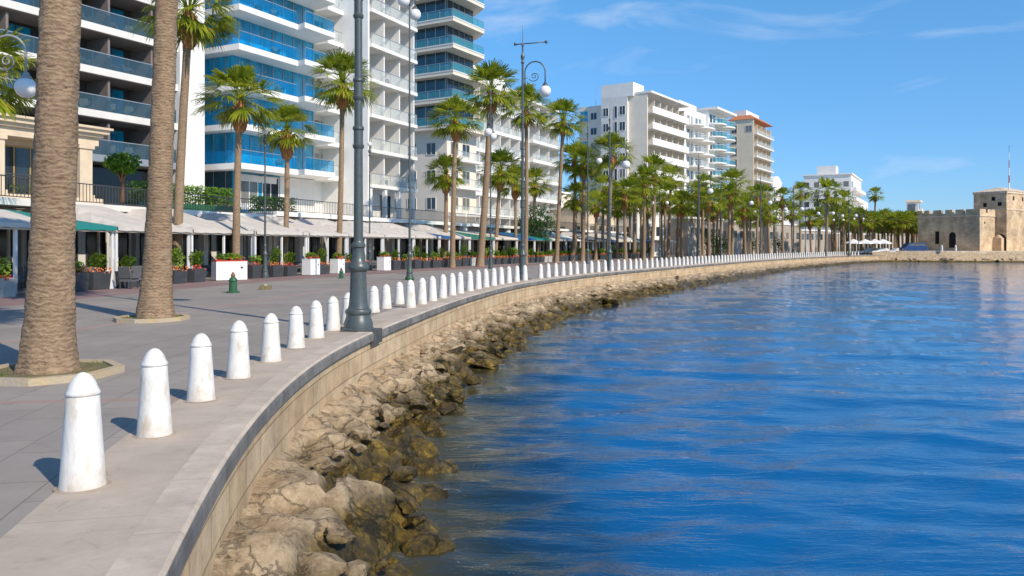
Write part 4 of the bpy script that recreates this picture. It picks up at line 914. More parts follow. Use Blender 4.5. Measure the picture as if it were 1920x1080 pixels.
# --- white terraced block
Eang = 27.0; locE, rzE = bframe(880, 112, Eang); LE = hit(locE, Eang, 1046); t = thing('white_terraced_block', 'long white stepped apartment block behind the tall palms', 'building', locE, rzE)
part('wall', MB().box(0, LE, 1.8, 14, 0, 25.2), M['white'], t)
mb = MB(); mb.box(.5, LE*.5, 2.4, 12, 25.2, 28.6); mb.box(LE*.5+.01, LE-3, 3.2, 12, 25.2, 27.6); mb.box(2, LE*.25, 4, 9, 28.6, 30.3); part('penthouse', mb, M['white'], t)
zE = [3.3+3.15*k for k in range(7)]
balconies(t, 0.0, LE*.62, zE, 3.15, 6, 1.8, M['white'], M['white'], M['rail_clear'], M['greyglass'], slab_h=.5, div_m=M['white'])
balconies(t, LE*.62+.01, LE, zE, 3.15, 3, 1.8, M['white'], M['white'], M['rail_clear'], M['darkglass'], slab_h=.5, div_m=M['white'], out_=.6, y0=-.2)
part('roof_edge', MB().box(-.2, LE+.2, -.2, 14.2, 25.21, 25.6), M['white'], t)

# --- tan apartment block
Fang = 34.0; locF, rzF = bframe(1214, 150, Fang); LF = hit(locF, Fang, 1284); DF = hit_side(locF, Fang, 1080); t = thing('tan_apartment_block', 'tan apartment block with blank end wall, stair tower and white curved balconies', 'building', locF, rzF)
part('wall', MB().box(0, LF, 1.8, 7.2, 0, 30.6), M['tan'], t); part('wing', MB().box(1.4, LF, 7.2, DF, 0, 29.6), M['tan'], t)
y_st = hit_side(locF, Fang, 1180); y_se = hit_side(locF, Fang, 1131)
part('end_wall', MB().box(-.3, 0, -.1, y_st, 0, 30.9), M['tan'], t)
part('stair_tower', MB().box(-.9, 4, y_st, y_se, 0, 30.3), M['white2'], t); part('roof_room', MB().box(-.9, 4, y_st-1.2, y_se, 30.31, 32.9), M['white'], t)
zF = [27.3-3.0*k for k in range(9)]
for k, z in enumerate(zF):
    win(t, -.9, y_se-.5, z-.4, 1.1, 1.5, M['darkglass'], M['white'], 2, True); win(t, -.9, y_se-2.9, z-.9, .55, 2.2, M['darkglass'], M['white2'], 1, True)
    win(t, -.9, y_st+1.6, z-.4, 1.15, 1.6, M['darkglass'], M['white'], 2, True)
    win(t, 1.4, DF-2.6, z-.4, 1.3, 1.3, M['darkglass'], M['white'], 2, True)
    s_ = part('balcony', MB().box(.7, 1.4, DF-2.0, DF+.3, z-1.0, z-.7), M['tan'], t)
    if k % 2 == 0: win(t, 1.4, DF-.2, z-.6, 1.7, 2.0, M['blueglass'], M['white2'], 2, True)
balconies(t, .4, LF, zF, 3.0, 6, 1.8, M['white'], M['tan'], M['rail_clear'], M['greyglass'], slab_h=.35, fm=None, div_m=M['tan'], out_=.9, solid=True)
part('roof_slab', MB().box(-.4, LF+.3, -1.0, 7.4, 30.62, 31.0), M['white'], t)
mb = MB(); mb.tube([(1, 9, 29.6), (1, 9, 34)], .05); mb.tube([(2, 12, 29.6), (2, 12, 33)], .04); part('aerial', mb, M['metal'], t)

# --- white blocks with curved glass balconies
pG = Vector(locF)+Vector((math.sin(R(Fang)), math.cos(R(Fang)), 0))*(LF+.3)
LG = hit(pG, Fang, 1336); t = thing('white_balcony_block', 'white block with rounded glass balconies next to the tan block', 'building', tuple(pG), R(90-Fang))
part('wall', MB().box(0, LG, 1.5, 14, 0, 31.4), M['white'], t); part('roof_room', MB().box(4, LG-2, 3, 10, 31.4, 33.2), M['white2'], t)
def curved_balc(t, x0, x1, z, rm, out_=1.6):
    n = 9; arc = [(x0+(x1-x0)*k/n, -out_*math.sin(math.pi*(k/n))**.55) for k in range(n+1)]
    s_ = part('balcony', MB().prism(arc+[(x1, 1.5), (x0, 1.5)], z-.3, z), M['white'], t)
    mb = MB(); 
    for a, b in zip(arc, arc[1:]): mb.add([(a[0], a[1], z), (b[0], b[1], z), (b[0], b[1], z+1), (a[0], a[1], z+1)], [(0, 1, 2, 3)])
    part('railing', mb, rm, s_); mh = MB(); mh.tube([(a[0], a[1], z+1.02) for a in arc], .035, 6); part('handrail', mh, M['white'], s_)
zG = [27.8-2.95*k for k in range(8)]
for z in zG:
    curved_balc(t, 3.9, 8.6, z, M['rail_clear']); curved_balc(t, 8.7, LG-.2, z, M['rail_clear'])
    for x in (4.8, 6.8, 9.6, 11.6):
        if x < LG-1.4: win(t, x, 1.5, z+.02, 1.3, 2.1, M['greyglass'])
    win(t, 1.0, 1.5, z+.5, 1.5, 1.4, M['darkglass'], M['white2'])
pG2 = pG+Vector((math.sin(R(Fang)), math.cos(R(Fang)), 0))*(LG+.1); LG2 = hit(pG2, Fang, 1371)
t = thing('white_teal_balcony_block', 'white block with teal glass balconies, left of the peach building', 'building', tuple(pG2), R(90-Fang))
part('wall', MB().box(0, LG2, 1.0, 14, 0, 32.6), M['white'], t); part('roof_slab', MB().box(-.2, LG2+.5, -1.2, 14.2, 32.6, 33.1), M['white'], t)
for z in [29.6-2.95*k for k in range(9)]:
    curved_balc(t, .2, LG2*.5, z, M['rail_teal'], 1.9); curved_balc(t, LG2*.5+.1, LG2-.1, z, M['rail_teal'], 1.9)
    for x in (1.0, 3.0, 6.0, 8.0): win(t, x, 1.0, z+.02, 1.4, 2.1, M['darkglass'])

# --- peach building with orange roof
Hang = 33.0; locH, rzH = bframe(1413, 205, Hang); LH = hit(locH, Hang, 1446); DH = hit_side(locH, Hang, 1368); t = thing('peach_building', 'peach apartment building with orange tiled roof edge and corner balconies', 'building', locH, rzH)
part('wall', MB().box(0, LH, 1.8, DH, 0, 34.6), M['peach'], t); part('end_wall', MB().box(-.3, 0, -.1, DH, 0, 34.6), M['peach'], t)
rf = MB(); rf.add([(-.6, -.6, 34.6), (LH+.1, -.6, 34.6), (LH+.1, DH+.4, 34.6), (-.6, DH+.4, 34.6), (.6, 1.0, 35.8), (LH-1, 1.0, 35.8), (LH-1, DH-1, 35.8), (.6, DH-1, 35.8)],
                  [(0, 1, 5, 4), (1, 2, 6, 5), (2, 3, 7, 6), (3, 0, 4, 7), (4, 5, 6, 7), (3, 2, 1, 0)]); part('roof', rf, M['rooftile'], t)
part('roof_room', MB().box(2, LH-3, 2.5, 6, 35.8, 37.4), M['white'], t)
for k in range(10):
    z = 31.2-2.95*k; win(t, -.3, DH-.6, z, 1.4, 2.0, M['darkglass'], M['peach'], 2, True); 
    if k == 0: win(t, -.3, DH-4.3, z+.1, 1.6, 1.6, M['darkglass'], M['white2'], 2, True)
balconies(t, 0, LH, [31.0-2.95*k for k in range(10)], 2.95, 4, 1.8, M['white2'], M['peach'], M['rail_clear'], M['darkglass'], slab_h=.35, div_m=M['peach'], out_=.8)

# --- farther houses
locI, rzI = bframe(1449, 232, 32); LI = hit(locI, 32, 1479); t = thing('white_round_house', 'small white house with rounded gable right of the peach building', 'building', locI, rzI)
mb = MB(); mb.prism([(0, 0), (LI*.55, 0), (LI*.55, 12), (0, 12)], 0, 21); mb.prism([(LI*.55+.01, 0), (LI, 0), (LI, 12), (LI*.55+.01, 12)], 0, 15); part('wall', mb, M['white'], t)
arcp = [(k/10*LI*.55, 21.001+1.6*math.sin(math.pi*k/10)) for k in range(11)]; ga = MB(); n = 11
ga.add([(x, 0.0, z) for x, z in arcp]+[(x, 6, z) for x, z in arcp], [tuple(range(n)), tuple(range(2*n-1, n-1, -1))]+[(i, n+i, n+i+1, i+1) for i in range(n-1)]); part('gable', ga, M['white'], t)
for z in (4, 7.2, 10.4, 13.6, 16.8):
    for x in (1.2, 3.8, 8.0, 11.0):
        if x < LI-1 and (x < LI*.5 or z < 12): win(t, x, 0, z, 1.3, 1.5, M['darkglass'])
    win(t, 0, 5, z, 1.2, 1.4, M['darkglass'], None, 2, True)
Jang = 29; locJ, rzJ = bframe(1596, 250, Jang); LJ = hit(locJ, Jang, 1633); DJ = hit_side(locJ, Jang, 1507); t = thing('white_stepped_house', 'white stepped apartment house with roof room, alone in the distance', 'building', locJ, rzJ)
mb = MB(); mb.box(0, LJ*.45, 0, DJ, 0, 24.4); mb.box(LJ*.45+.01, LJ, 1, DJ, 0, 18.6); mb.box(.5, LJ*.5, DJ+.01, DJ+3.6, 0, 21.5); part('wall', mb, M['white'], t)
part('roof_room', MB().box(.5, 6, 4.5, 10.2, 24.41, 27.4), M['white'], t); part('roof_edge', MB().box(-.4, LJ*.45+.3, -.4, DJ+.4, 24.405, 24.8), M['white'], t)
for k in range(6):
    z = 20.6-3.1*k
    for y in (1.6, 4.4, 7.4, 10.4, 13.4): win(t, 0, y+.6, z, 1.5 if y != 4.4 else .9, 1.7, M['darkglass'], None, 2, True)
    s_ = part('balcony', MB().box(.5, LJ*.45, -1.5, 0, z-1.3, z-.2), M['white'], t)
    for x in (1, 3.6): win(t, x, 0, z-.1, 1.8, 1.9, M['darkglass'])
    if z < 17:
        s_ = part('balcony', MB().box(LJ*.45+.1, LJ, -.6, 1, z-1.3, z-.2), M['white'], t)
        for x in (9, 12): win(t, x, 1, z-.1, 1.8, 1.9, M['darkglass'])
locK, rzK = bframe(1722, 300, 32); t = thing('distant_tower_block', 'grey and peach block peeking over the palms just left of the castle', 'building', locK, rzK)
part('wall', MB().box(0, 6, 0, 4, 0, 18.5), M['white2'], t); part('core', MB().box(-1.2, 0, 1, 3.6, 0, 17.6), M['greyglass'], t); part('roof_slab', MB().box(-.6, 6.8, -.8, 4.4, 18.5, 19.2), M['peach'], t)
for k in range(5):
    z = 16.2-3*k; part('balcony', MB().box(.6, 6.4, -1.1, 0, z-1.2, z-.2), M['white2'], t); win(t, 1, 0, z-.1, 4.4, 1.7, M['darkglass'])
low = [(1010, 140, 33, 12, 11.5, 'tan', 'beige low block glimpsed right of the second lamp post'), (1100, 132, 38, 14, 8, 'sand', 'low sandstone house behind the palms below the tan block'),
       (1195, 136, 38, 11, 8, 'white', 'low white house below the blank tan end wall'), (1290, 150, 40, 15, 7, 'dull', 'low cream house below the white balcony block'),
       (1372, 172, 42, 16, 7, 'dull', 'low white house below the peach building'), (1440, 190, 44, 18, 7, 'dull', 'low cream house behind the far lamps'),
       (1500, 215, 45, 20, 6, 'dull', 'low white house in the gap before the stepped house'), (1560, 225, 50, 26, 5.2, 'dull', 'long low pale building behind the distant white awnings'), (1640, 235, 60, 30, 5.2, 'dull', 'low pale building behind the last palms')]
for px, y, an, ln, hh, mk, lb in low:
    loc, rz = bframe(px, y, an); t = thing('low_building', lb, 'building', loc, rz); part('wall', MB().box(0, ln, 0, 10, 0, hh), M[mk], t)
    part('roof_edge', MB().box(-.2, ln+.2, -.2, 10.2, hh, hh+.35), M['white'], t)
    z = 3.6
    while z < hh-2:
        x = 1.0
        while x < ln-1.6: win(t, x, 0, z, 1.5, 1.6, M['darkglass'], None); x += 2.9
        for yy in (2.5, 5.5, 8.5): win(t, 0, yy, z, 1.2, 1.5, M['darkglass'], None, 2, True)
        z += 3.1

# ------------------------------------------------------------------ restaurant fronts, awnings, planters
def DR(s):      # the restaurant line, metres inland
    y = float(np.interp(s, SA, EY)); return float(np.interp(y, [15, 30, 45, 70, 110, 160], [16.6, 16.6, 16.4, 18.5, 22, 27]))
def front(s, dd): return Q(s, DR(s)+dd)
def r_find(px):
    best = None
    for s in np.arange(s_at_y(15), s_at_y(150), .2):
        p = front(s, 0); e = abs(960+p.x/p.y*F0-px)
        if best is None or e < best[0]: best = (e, s)
    return best[1]
def restaurant(s0, s1, label, hh=3.9, col='white2', rail=True):
    a, b = front(s0, 5.6), front(s1, 5.6); L_ = (b-a).length; rz = math.atan2(b.y-a.y, b.x-a.x)
    t = thing('restaurant_building', label, 'building', tuple(a), rz, 'ground floor restaurants')
    part('wall', MB().box(0, L_, 2.2, 8.2, 0, hh), M['white2'], t); part('roof_slab', MB().box(-.05, L_+.05, -.3, 8.3, hh-.002+.002, hh+.32), M[col], t)
    n = max(2, int(L_/3.2)); w_ = L_/n
    for k in range(n):
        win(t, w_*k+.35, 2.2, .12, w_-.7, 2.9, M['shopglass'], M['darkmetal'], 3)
    for k in range(n+1):
        x = min(L_-.2, max(.2, w_*k)); mb = MB(); mb.box(x-.2, x+.2, 0, .4, 0, hh-.002); part('column', mb, M[col], t)
    if rail: bars(t, .1, L_-.1, -.1, hh+.322, 1.0, gap=.22)
    return t
edges = [s_at_y(20), r_find(60), r_find(300), r_find(470), r_find(640), r_find(800), r_find(960), s_at_y(84), s_at_y(104), s_at_y(126), s_at_y(150)]
rl = ['restaurant with dark glass doors behind the nearest awnings', 'restaurant below the hotel terrace hedge', 'restaurant ground floor left of the slim lamp post', 'restaurant ground floor below the glass hotel terrace',
      'restaurant with white columns below the white tower', 'restaurant behind the green and cream awnings', 'restaurant behind the blue awnings', 'far restaurant front behind white tents', 'far restaurant front behind the third lamp', 'most distant restaurant front']
for k in range(10): restaurant(edges[k], edges[k+1]-.15, rl[k], 3.6 if k < 4 else 3.9, 'white' if k > 2 else 'white2', rail=(k not in (0,)))
def awning(s0, s1, label, m, style='hip', group='awnings over the restaurant terraces', dep=5.4, zf=2.62, zb=3.95):
    a, b = front(s0, 0.1), front(s1, 0.1); L_ = (b-a).length; rz = math.atan2(b.y-a.y, b.x-a.x)
    t = thing('awning', label, 'awning', tuple(a), rz, group); mb = MB()
    if style == 'hip':
        rx = min(1.6, L_*.33); n = 8
        def zz(u, v):   # sagging canvas
            e = min(u/rx, (L_-u)/rx, 1.0); q = min(v/(dep*.72), 1.0); base = min(e, q); return zf+(zb-zf)*(base**1.0)
        us = [0, rx*.5, rx]+[rx+(L_-2*rx)*k/4 for k in range(1, 4)]+[L_-rx, L_-rx*.5, L_]; vs = [dep*k/8 for k in range(9)]
        mb.v = [(u, v, zz(u, v)) for u in us for v in vs]
        mb.f = [(i*9+j, (i+1)*9+j, (i+1)*9+j+1, i*9+j+1) for i in range(len(us)-1) for j in range(8)]
    elif style == 'barrel':
        vs = [(dep*k/8, zf+(zb-zf)*math.sin(math.pi/2*k/8)) for k in range(9)]
        mb.v = [(x, v, z) for x in (0, L_) for v, z in vs]; mb.f = [(j, 9+j, 10+j, j+1) for j in range(8)]
    else:
        mb.v = [(0, 0, zf), (L_, 0, zf), (L_, dep, zb), (0, dep, zb)]; mb.f = [(0, 1, 2, 3)]
        mb.add([(0, 0, zf), (0, dep, zb), (0, dep, zf)], [(0, 1, 2)]); mb.add([(L_, 0, zf), (L_, dep, zb), (L_, dep, zf)], [(2, 1, 0)])
    c = part('canopy', mb, m, t)
    c.modifiers.new('cloth', 'SOLIDIFY').thickness = .02
    v_ = MB(); n = max(3, int(L_/.45)); tp = [(L_*k/n, -.012, zf-.005) for k in range(n+1)]; bt = [(L_*k/n, -.03, zf-.17-.02*(k % 2)) for k in range(n+1)]
    v_.v = tp+bt; v_.f = [(k, k+1, n+2+k, n+1+k) for k in range(n)]; va = part('valance', v_, m, t); va.modifiers.new('cloth', 'SOLIDIFY').thickness = .02
    fr = MB(); fr.box(0, L_, .02, .10, zf-.25, zf-.19); part('beam', fr, M['sand'], t)
    for x in ((.08, L_*.5, L_-.08) if style == 'hip' else (.08, L_-.08)): part('post', MB().box(x-.05, x+.05, .102, .20, 0, zf-.02), M['whitebox'], t)
    for x in (.08, L_-.08): part('post', MB().box(x-.05, x+.05, dep-.1, dep, 0, zf-.1), M['canvas2'], t)
    return t
sa = r_find(-60); seg = []
aw = [(5.0, 'canvas', 'hip', 'leftmost off white awning, cut by the picture edge'), (3.0, 'teal', 'flat', 'bright teal awning at the left edge behind the nearest trunk'), (5.3, 'canvas', 'hip', 'off white awning right of the nearest palm trunk'),
      (5.0, 'canvas', 'hip', 'off white awning left of the second palm trunk, under the hedge'), (5.2, 'canvas', 'hip', 'off white awning between the second trunk and the bulging palm'), (5.0, 'canvas', 'hip', 'off white awning right of the bulging palm'),
      (5.0, 'canvas', 'hip', 'off white awning above the first small white box'), (5.0, 'canvas', 'hip', 'off white awning above the second small white box'), (5.0, 'canvas', 'hip', 'off white awning directly behind the nearest lamp post'),
      (2.6, 'bluec', 'flat', 'small blue awning just right of the nearest lamp post'), (4.5, 'canvas', 'hip', 'white awning tip right of the small blue one'), (6.5, 'greenc', 'flat', 'sea green awning behind the thin lamp post'),
      (7.0, 'canvas2', 'flat', 'cream awning between the green and blue ones'), (6.0, 'bluec', 'barrel', 'deep blue rounded awning left of the second lamp post'), (6.0, 'teal', 'barrel', 'dark teal rounded awning behind the second lamp post'),
      (6.5, 'canvas', 'barrel', 'white rounded tent right of the second lamp post'), (6.5, 'whitebox', 'hip', 'bright white tent left of the third lamp post'), (6, 'planter', 'flat', 'dark grey awning behind the third lamp post'),
      (6, 'canvas', 'hip', 'small white awning right of the third lamp post'), (6, 'bluec', 'flat', 'small blue awning right of the third lamp post'), (7, 'canvas', 'hip', 'first white tent below the tan block'), (6, 'whitebox', 'hip', 'second, brighter white tent below the tan block'),
      (8, 'bluec', 'flat', 'far blue awning below the white balcony block'), (8, 'planter', 'flat', 'far dark awning beside the fourth lamp post'), (8, 'canvas', 'hip', 'far white awning before the peach building')]
for L_, mk, st, lb in aw:
    if sa+L_ > s_at_y(150): break
    k = 16.6/ (16.6+3) if sa < s_at_y(60) else .82; ds = L_*k
    awning(sa, sa+ds, lb, M[mk], st, zb=3.75 if st == 'hip' else 3.4); seg.append((sa, sa+ds)); sa += ds+.08
AW_END = sa
for k, px in enumerate((1600, 1622, 1640, 1655)):
    t = thing('parasol', 'one of the distant white parasols between the far palm trunks', 'parasol', tuple(XZ(px, 168)), 0, 'distant white parasols')
    part('pole', MB().tube([(0, 0, 0), (0, 0, 3)], .04), M['metal'], t); mb = MB(); mb.lathe([(1.9, 2.3), (1.85, 2.5), (.1, 3.3)], 8); part('canopy', mb, M['whitebox'], t)

def flowers(seed, m, lx):
    r = random.Random(seed); mb = MB()
    for i in range(34):
        c = Vector((r.uniform(-lx, lx), r.uniform(-.24, .12), r.uniform(-.06, .20))); s_ = r.uniform(.035, .06)
        mb.add([c+Vector((s_, 0, 0)), c+Vector((0, 0, s_)), c-Vector((s_, 0, 0)), c-Vector((0, 0, s_)), c+Vector((0, -s_, 0)), c+Vector((0, s_, 0))], [(0, 1, 4), (1, 2, 4), (2, 3, 4), (3, 0, 4), (1, 0, 5), (2, 1, 5), (3, 2, 5), (0, 3, 5)])
    return mb.mesh('flowers', m)
PLV = []
for k in range(5):
    lx = .52
    PLV.append((MB().add([(-lx*.9, -.19, 0), (lx*.9, -.19, 0), (lx*.9, .19, 0), (-lx*.9, .19, 0), (-lx, -.24, .68), (lx, -.24, .68), (lx, .24, .68), (-lx, .24, .68)],
                         [(0, 3, 2, 1), (4, 5, 6, 7), (0, 1, 5, 4), (1, 2, 6, 5), (2, 3, 7, 6), (3, 0, 4, 7)]).mesh('box', M['planter'] if k != 3 else M['planter2']),
                leaves(260, lx*.95, .26, .21+.05*(k % 3), .075, 60+k), flowers(70+k, M['flower_red'] if k % 2 else M['flower_orange'], lx)))
WB = [(397, 1.65, .98, 'widest white planter box with red flower edge, behind the bulging palm'), (556, 1.02, .95, 'white planter box, middle of the three white ones'), (606, .80, .90, 'white planter box, right one beside the first before the nearest lamp'), (697, .9, .95, 'white planter box just right of the nearest lamp post')]
wbs = [(r_find(px), w_, hh, lb) for px, w_, hh, lb in WB]
for s_, w_, hh, lb in wbs:
    p = front(s_, -1.05); rz = head(s_); t = thing('white_planter_box', lb, 'planter', tuple(p), rz if w_ < 1.2 else rz-.55, 'white planter boxes')
    part('box', MB().box(-w_/2, w_/2, -.3, .3, 0.03, hh), M['whitebox'], t); part('rim', MB().box(-w_/2-.01, w_/2+.01, -.31, .31, hh+.002, hh+.05), M['whitebox'] if w_ < 1.5 else M['flower_red'], t)
    part('emblem', MB().box(w_*.28, w_*.36, -.304, -.3, hh*.62, hh*.72), M['planter'], t)
    obj('plants', leaves(380, w_*.48, .28, .22, .08, int(w_*100)), t, (0, 0, hh)); obj('flowers', flowers(int(hh*100), M['flower_red'], w_*.48), t, (0, -.08, hh+.06))
s_ = r_find(-30); i = 0
while s_ < s_at_y(118):
    if not any(abs(s_-q[0]) < (q[1]/2+.6) for q in wbs):
        p = front(s_, -.75+rnd.uniform(-.08, .08)); k = rnd.randrange(5); bm_, lm_, fm_ = PLV[k]
        px = 960+p.x/p.y*F0
        zone = ('left of the nearest palm trunk' if px < 60 else 'between the two near palm trunks' if px < 280 else 'between the second trunk and the slim lamp post' if px < 500 else 'between the slim lamp post and the nearest lamp' if px < 672 else
                'between the nearest lamp and the thin lamp post' if px < 768 else 'between the thin lamp post and the second lamp' if px < 980 else 'beyond the second lamp post')
        lb = ('pale' if k == 3 else 'dark')+' planter with '+('red' if k % 2 else 'orange')+' flowers '+zone
        t = thing('planter', lb, 'planter', tuple(p), head(s_)+rnd.uniform(-.06, .06), lb.replace('planter', 'planters')); sc_ = rnd.uniform(.9, 1.12)
        obj('box', bm_, t, scale=(1, 1, sc_)); obj('plants', lm_, t, (0, 0, .66*sc_), rnd.choice((0, math.pi)), (1, 1, rnd.uniform(1.0, 2.0))); obj('flowers', fm_, t, (0, -.03, .66*sc_))
    s_ += rnd.uniform(1.25, 1.55); i += 1

def chair_meshes(m):
    seat = MB().box(-.27, .27, -.27, .25, .30, .44).mesh('seat', m)
    back = MB().add([(-.27, .2, .44), (.27, .2, .44), (.27, .28, .44), (-.27, .28, .44), (-.24, .33, .92), (.24, .33, .92), (.24, .39, .90), (-.24, .39, .90)], [(0, 3, 2, 1), (4, 5, 6, 7), (0, 1, 5, 4), (1, 2, 6, 5), (2, 3, 7, 6), (3, 0, 4, 7)]).mesh('backrest', m)
    arm = MB().box(-.035, .035, -.27, .26, .44, .66).mesh('armrest', m); leg = MB().box(-.025, .025, -.025, .025, 0, .30).mesh('leg', M['darkmetal']); return seat, back, arm, leg
CH = chair_meshes(M['wicker'])
def chair(p, rz, lb, group='grey wicker armchairs on the terraces'):
    t = thing('wicker_armchair', lb, 'chair', tuple(p), rz, group); obj('seat', CH[0], t); obj('backrest', CH[1], t)
    for x in (-.30, .30): obj('armrest', CH[2], t, (x, 0, 0))
    for x in (-.24, .24):
        for y in (-.24, .22): obj('leg', CH[3], t, (x, y, 0))
for px, dd, rz, lb in [(178, -1.55, 2.6, 'grey wicker armchair nearest the camera, turned to the awning post between the near trunks'), (222, -.9, 3.3, 'grey wicker armchair between the awning post and the second trunk'), (20, -1.3, 3.0, 'grey wicker armchair left of the nearest palm trunk'),
                       (150, -.5, 3.4, 'grey wicker armchair close to the right side of the nearest trunk'), (480, .6, 3.6, 'grey wicker armchair beside the slim lamp post'), (520, .6, 2.9, 'grey wicker armchair right of the slim lamp post'), (582, -.5, 3.2, 'grey wicker armchair between the two small white boxes')]:
    s_ = r_find(px); chair(front(s_, dd), rz+head(s_)-math.pi/2+.6, lb)
tm = MB().lathe([(.42, .72), (.42, .75)], 20).mesh('tabletop', M['wood']); tp_ = MB().lathe([(.2, 0), (.2, .03), (.03, .05), (.03, .72)], 12).mesh('pedestal', M['darkmetal'])
for i_, z in enumerate(zA):
    for x in np.arange(xs0, LA-2.5, bw_):
        if x < 12: continue
        for dx in (.9, 2.2):
            q = PA+uA*(x+dx)+Vector((-math.cos(R(A_ang)), math.sin(R(A_ang)), 0))*1.2; q.z = z+.002
            chair(q, R(90-A_ang)+rnd.uniform(-.8, .8), 'one of the grey chairs on the balconies of the dark hotel', 'chairs on the dark hotel balconies')
for L0, an, zs_, xs_, dy, who in ((locB, B_ang, zB[1:], (1.2, 3.6), 1.1, 'blue glass hotel'), (locC, Cang, zC, (1.2, 4.0), -1.0, 'white apartment tower')):
    u_ = Vector((math.sin(R(an)), math.cos(R(an)), 0)); v_ = Vector((-u_.y, u_.x, 0))
    for z in zs_:
        for x in xs_:
            if rnd.random() < .75: q = Vector(L0)+u_*(x+rnd.uniform(-.4, .4))-v_*dy; q.z = z+.003; chair(q, R(90-an)+rnd.uniform(-1, 1), 'one of the grey chairs on the balconies of the '+who, 'chairs on the '+who+' balconies')
s_ = r_find(-20)
while s_ < r_find(760):
    p = front(s_, 2.6+rnd.uniform(-.6, .6)); t = thing('cafe_table', 'one of the round tables in the shade under the white awnings', 'table', tuple(p), 0, 'cafe tables under the awnings'); obj('tabletop', tm, t); obj('pedestal', tp_, t)
    for a in (0.4, 3.5):
        q = p+Vector((math.cos(a)*.8, math.sin(a)*.8, 0)); chair(q, a-math.pi/2, 'one of the grey armchairs at tables in the shade under the awnings', 'armchairs at tables under the awnings')
    s_ += 2.6
# cone shaped white parasol foot beside the armchair, green posts, floor light
p = G(203, 541); t = thing('parasol_stand', 'white wedge shaped post foot standing beside the nearest armchair', 'post foot', tuple(p)); part('foot', MB().add([(-.2, -.2, 0), (.2, -.2, 0), (.2, .2, 0), (-.2, .2, 0), (-.08, -.08, .75), (.08, -.08, .75), (.08, .08, .75), (-.08, .08, .75)],
       [(0, 3, 2, 1), (4, 5, 6, 7), (0, 1, 5, 4), (1, 2, 6, 5), (2, 3, 7, 6), (3, 0, 4, 7)]), M['whitebox'], t); part('stem', MB().box(-.04, .04, -.04, .04, .75, 2.3), M['canvas2'], t)
for (px, py, k), lb in zip(((437, 549, 1.0), (640, 522, .75)), ('green iron stump on the paving in front of the bulging palm', 'small green iron stump on the paving left of the nearest lamp')):
    t = thing('green_light_post', lb, 'post', tuple(G(px, py)), 0, 'green iron stumps'); obj('base', cached('gp', lambda: MB().lathe([(.24, 0), (.24, .05), (.15, .08), (.14, .42), (.17, .46), (.12, .55), (.07, .6)], 16).mesh('base', M['greenpost'], False)), t, scale=k)
    obj('cap', cached('gpc', lambda: MB().lathe([(.07, .6), (.09, .66), (.05, .74), (.01, .8)], 16).mesh('cap', M['wood'], False)), t, scale=k)
t = thing('floor_light', 'low olive floor light on the grey paving below the slim lamp post', 'light', tuple(G(497, 543)), .5); part('housing', MB().prism([(-.25, -.12), (.2, -.16), (.28, .1), (-.2, .16)], 0, .16), M['soil'], t); part('lens', MB().lathe([(.09, .16), (.09, .22), (.02, .24)], 12), M['kerb'], t)

tree(XZ(1008, 92), 6.6, 2.2, 'dark leafy tree between the second and third lamps', M['darkleaf'], .7, 0, 2600)
tree(XZ(985, 100), 5.4, 2.0, 'lower dark leafy tree behind the second lamp post', M['darkleaf'], .8, 0, 2200)
for px, y, hh, lb in [(1135, 118, 3.2, 'dark round shrub on the terrace behind the third lamp'), (1325, 132, 4.5, 'dark tree by the far awnings, behind the fourth lamp'), (1352, 128, 3.4, 'round bush beside the fourth lamp, before the far awnings'), (1410, 150, 4.0, 'leafy shrub behind the fifth lamp post'), (1460, 158, 4.0, 'leafy shrub behind the sixth lamp post')]:
    tree(XZ(px, y), hh, hh*.42, lb, M['darkleaf'], .85, 0, 900)

# ------------------------------------------------------------------ castle
def castle_mat():
    m = tiles('castle masonry', (0.72, 0.53, 0.33), (0.60, 0.43, 0.26), (0.50, 0.37, 0.23), .75, .38, .02, nvar=.55, nscale=.35, bump=.5, coords='Object', rot=0)
    t = m.node_tree; br = [n for n in t.nodes if n.type == 'TEX_BRICK'][0]; tcn = [n for n in t.nodes if n.type == 'TEX_COORD'][0]
    sp = t.nodes.new('ShaderNodeSeparateXYZ'); cb = t.nodes.new('ShaderNodeCombineXYZ'); ad = t.nodes.new('ShaderNodeMath'); t.links.new(tcn.outputs['Object'], sp.inputs[0])
    t.links.new(sp.outputs[0], ad.inputs[0]); t.links.new(sp.outputs[1], ad.inputs[1]); t.links.new(ad.outputs[0], cb.inputs[0]); t.links.new(sp.outputs[2], cb.inputs[1]); t.links.new(cb.outputs[0], br.inputs[0]); return m
M['castle'] = castle_mat(); M['castle_trim'] = mat('castle trim stone', (.68, .53, .37), .9, var=.25, scale=1.5)
GZ = .86
c1 = XZ(1837, 158); rzc = math.atan2(.6, .8)       # local x runs along the lit face, local y runs back-left along the shaded face
t = thing('castle', 'sandstone sea castle with crenellated wall and square tower', 'castle', (c1.x, c1.y, GZ), rzc)
part('wall', MB().box(0, 7.2, 0, 12.2, 0, 6.9), M['castle'], t)
mb = MB(); mb.box(-.15, 7.2, -.15, 12.35, 6.9, 7.15); part('string_course', mb, M['castle_trim'], t)
mb = MB(); mb.box(-.05, .75, -.05, 12.2, 7.15, 7.6); mb.box(.75, 7.2, -.05, .75, 7.15, 7.6)
for y0, y1 in ((-.05, 2.6), (3.0, 4.6), (5.2, 6.6), (7.4, 9.0), (9.8, 10.7), (11.3, 12.2)): mb.box(-.052, .752, y0, y1, 7.6, 8.35)
for x0, x1 in ((.76, 2.6), (3.5, 7.2)): mb.box(x0, x1, -.052, .752, 7.6, 8.35)
part('battlement', mb, M['castle'], t)
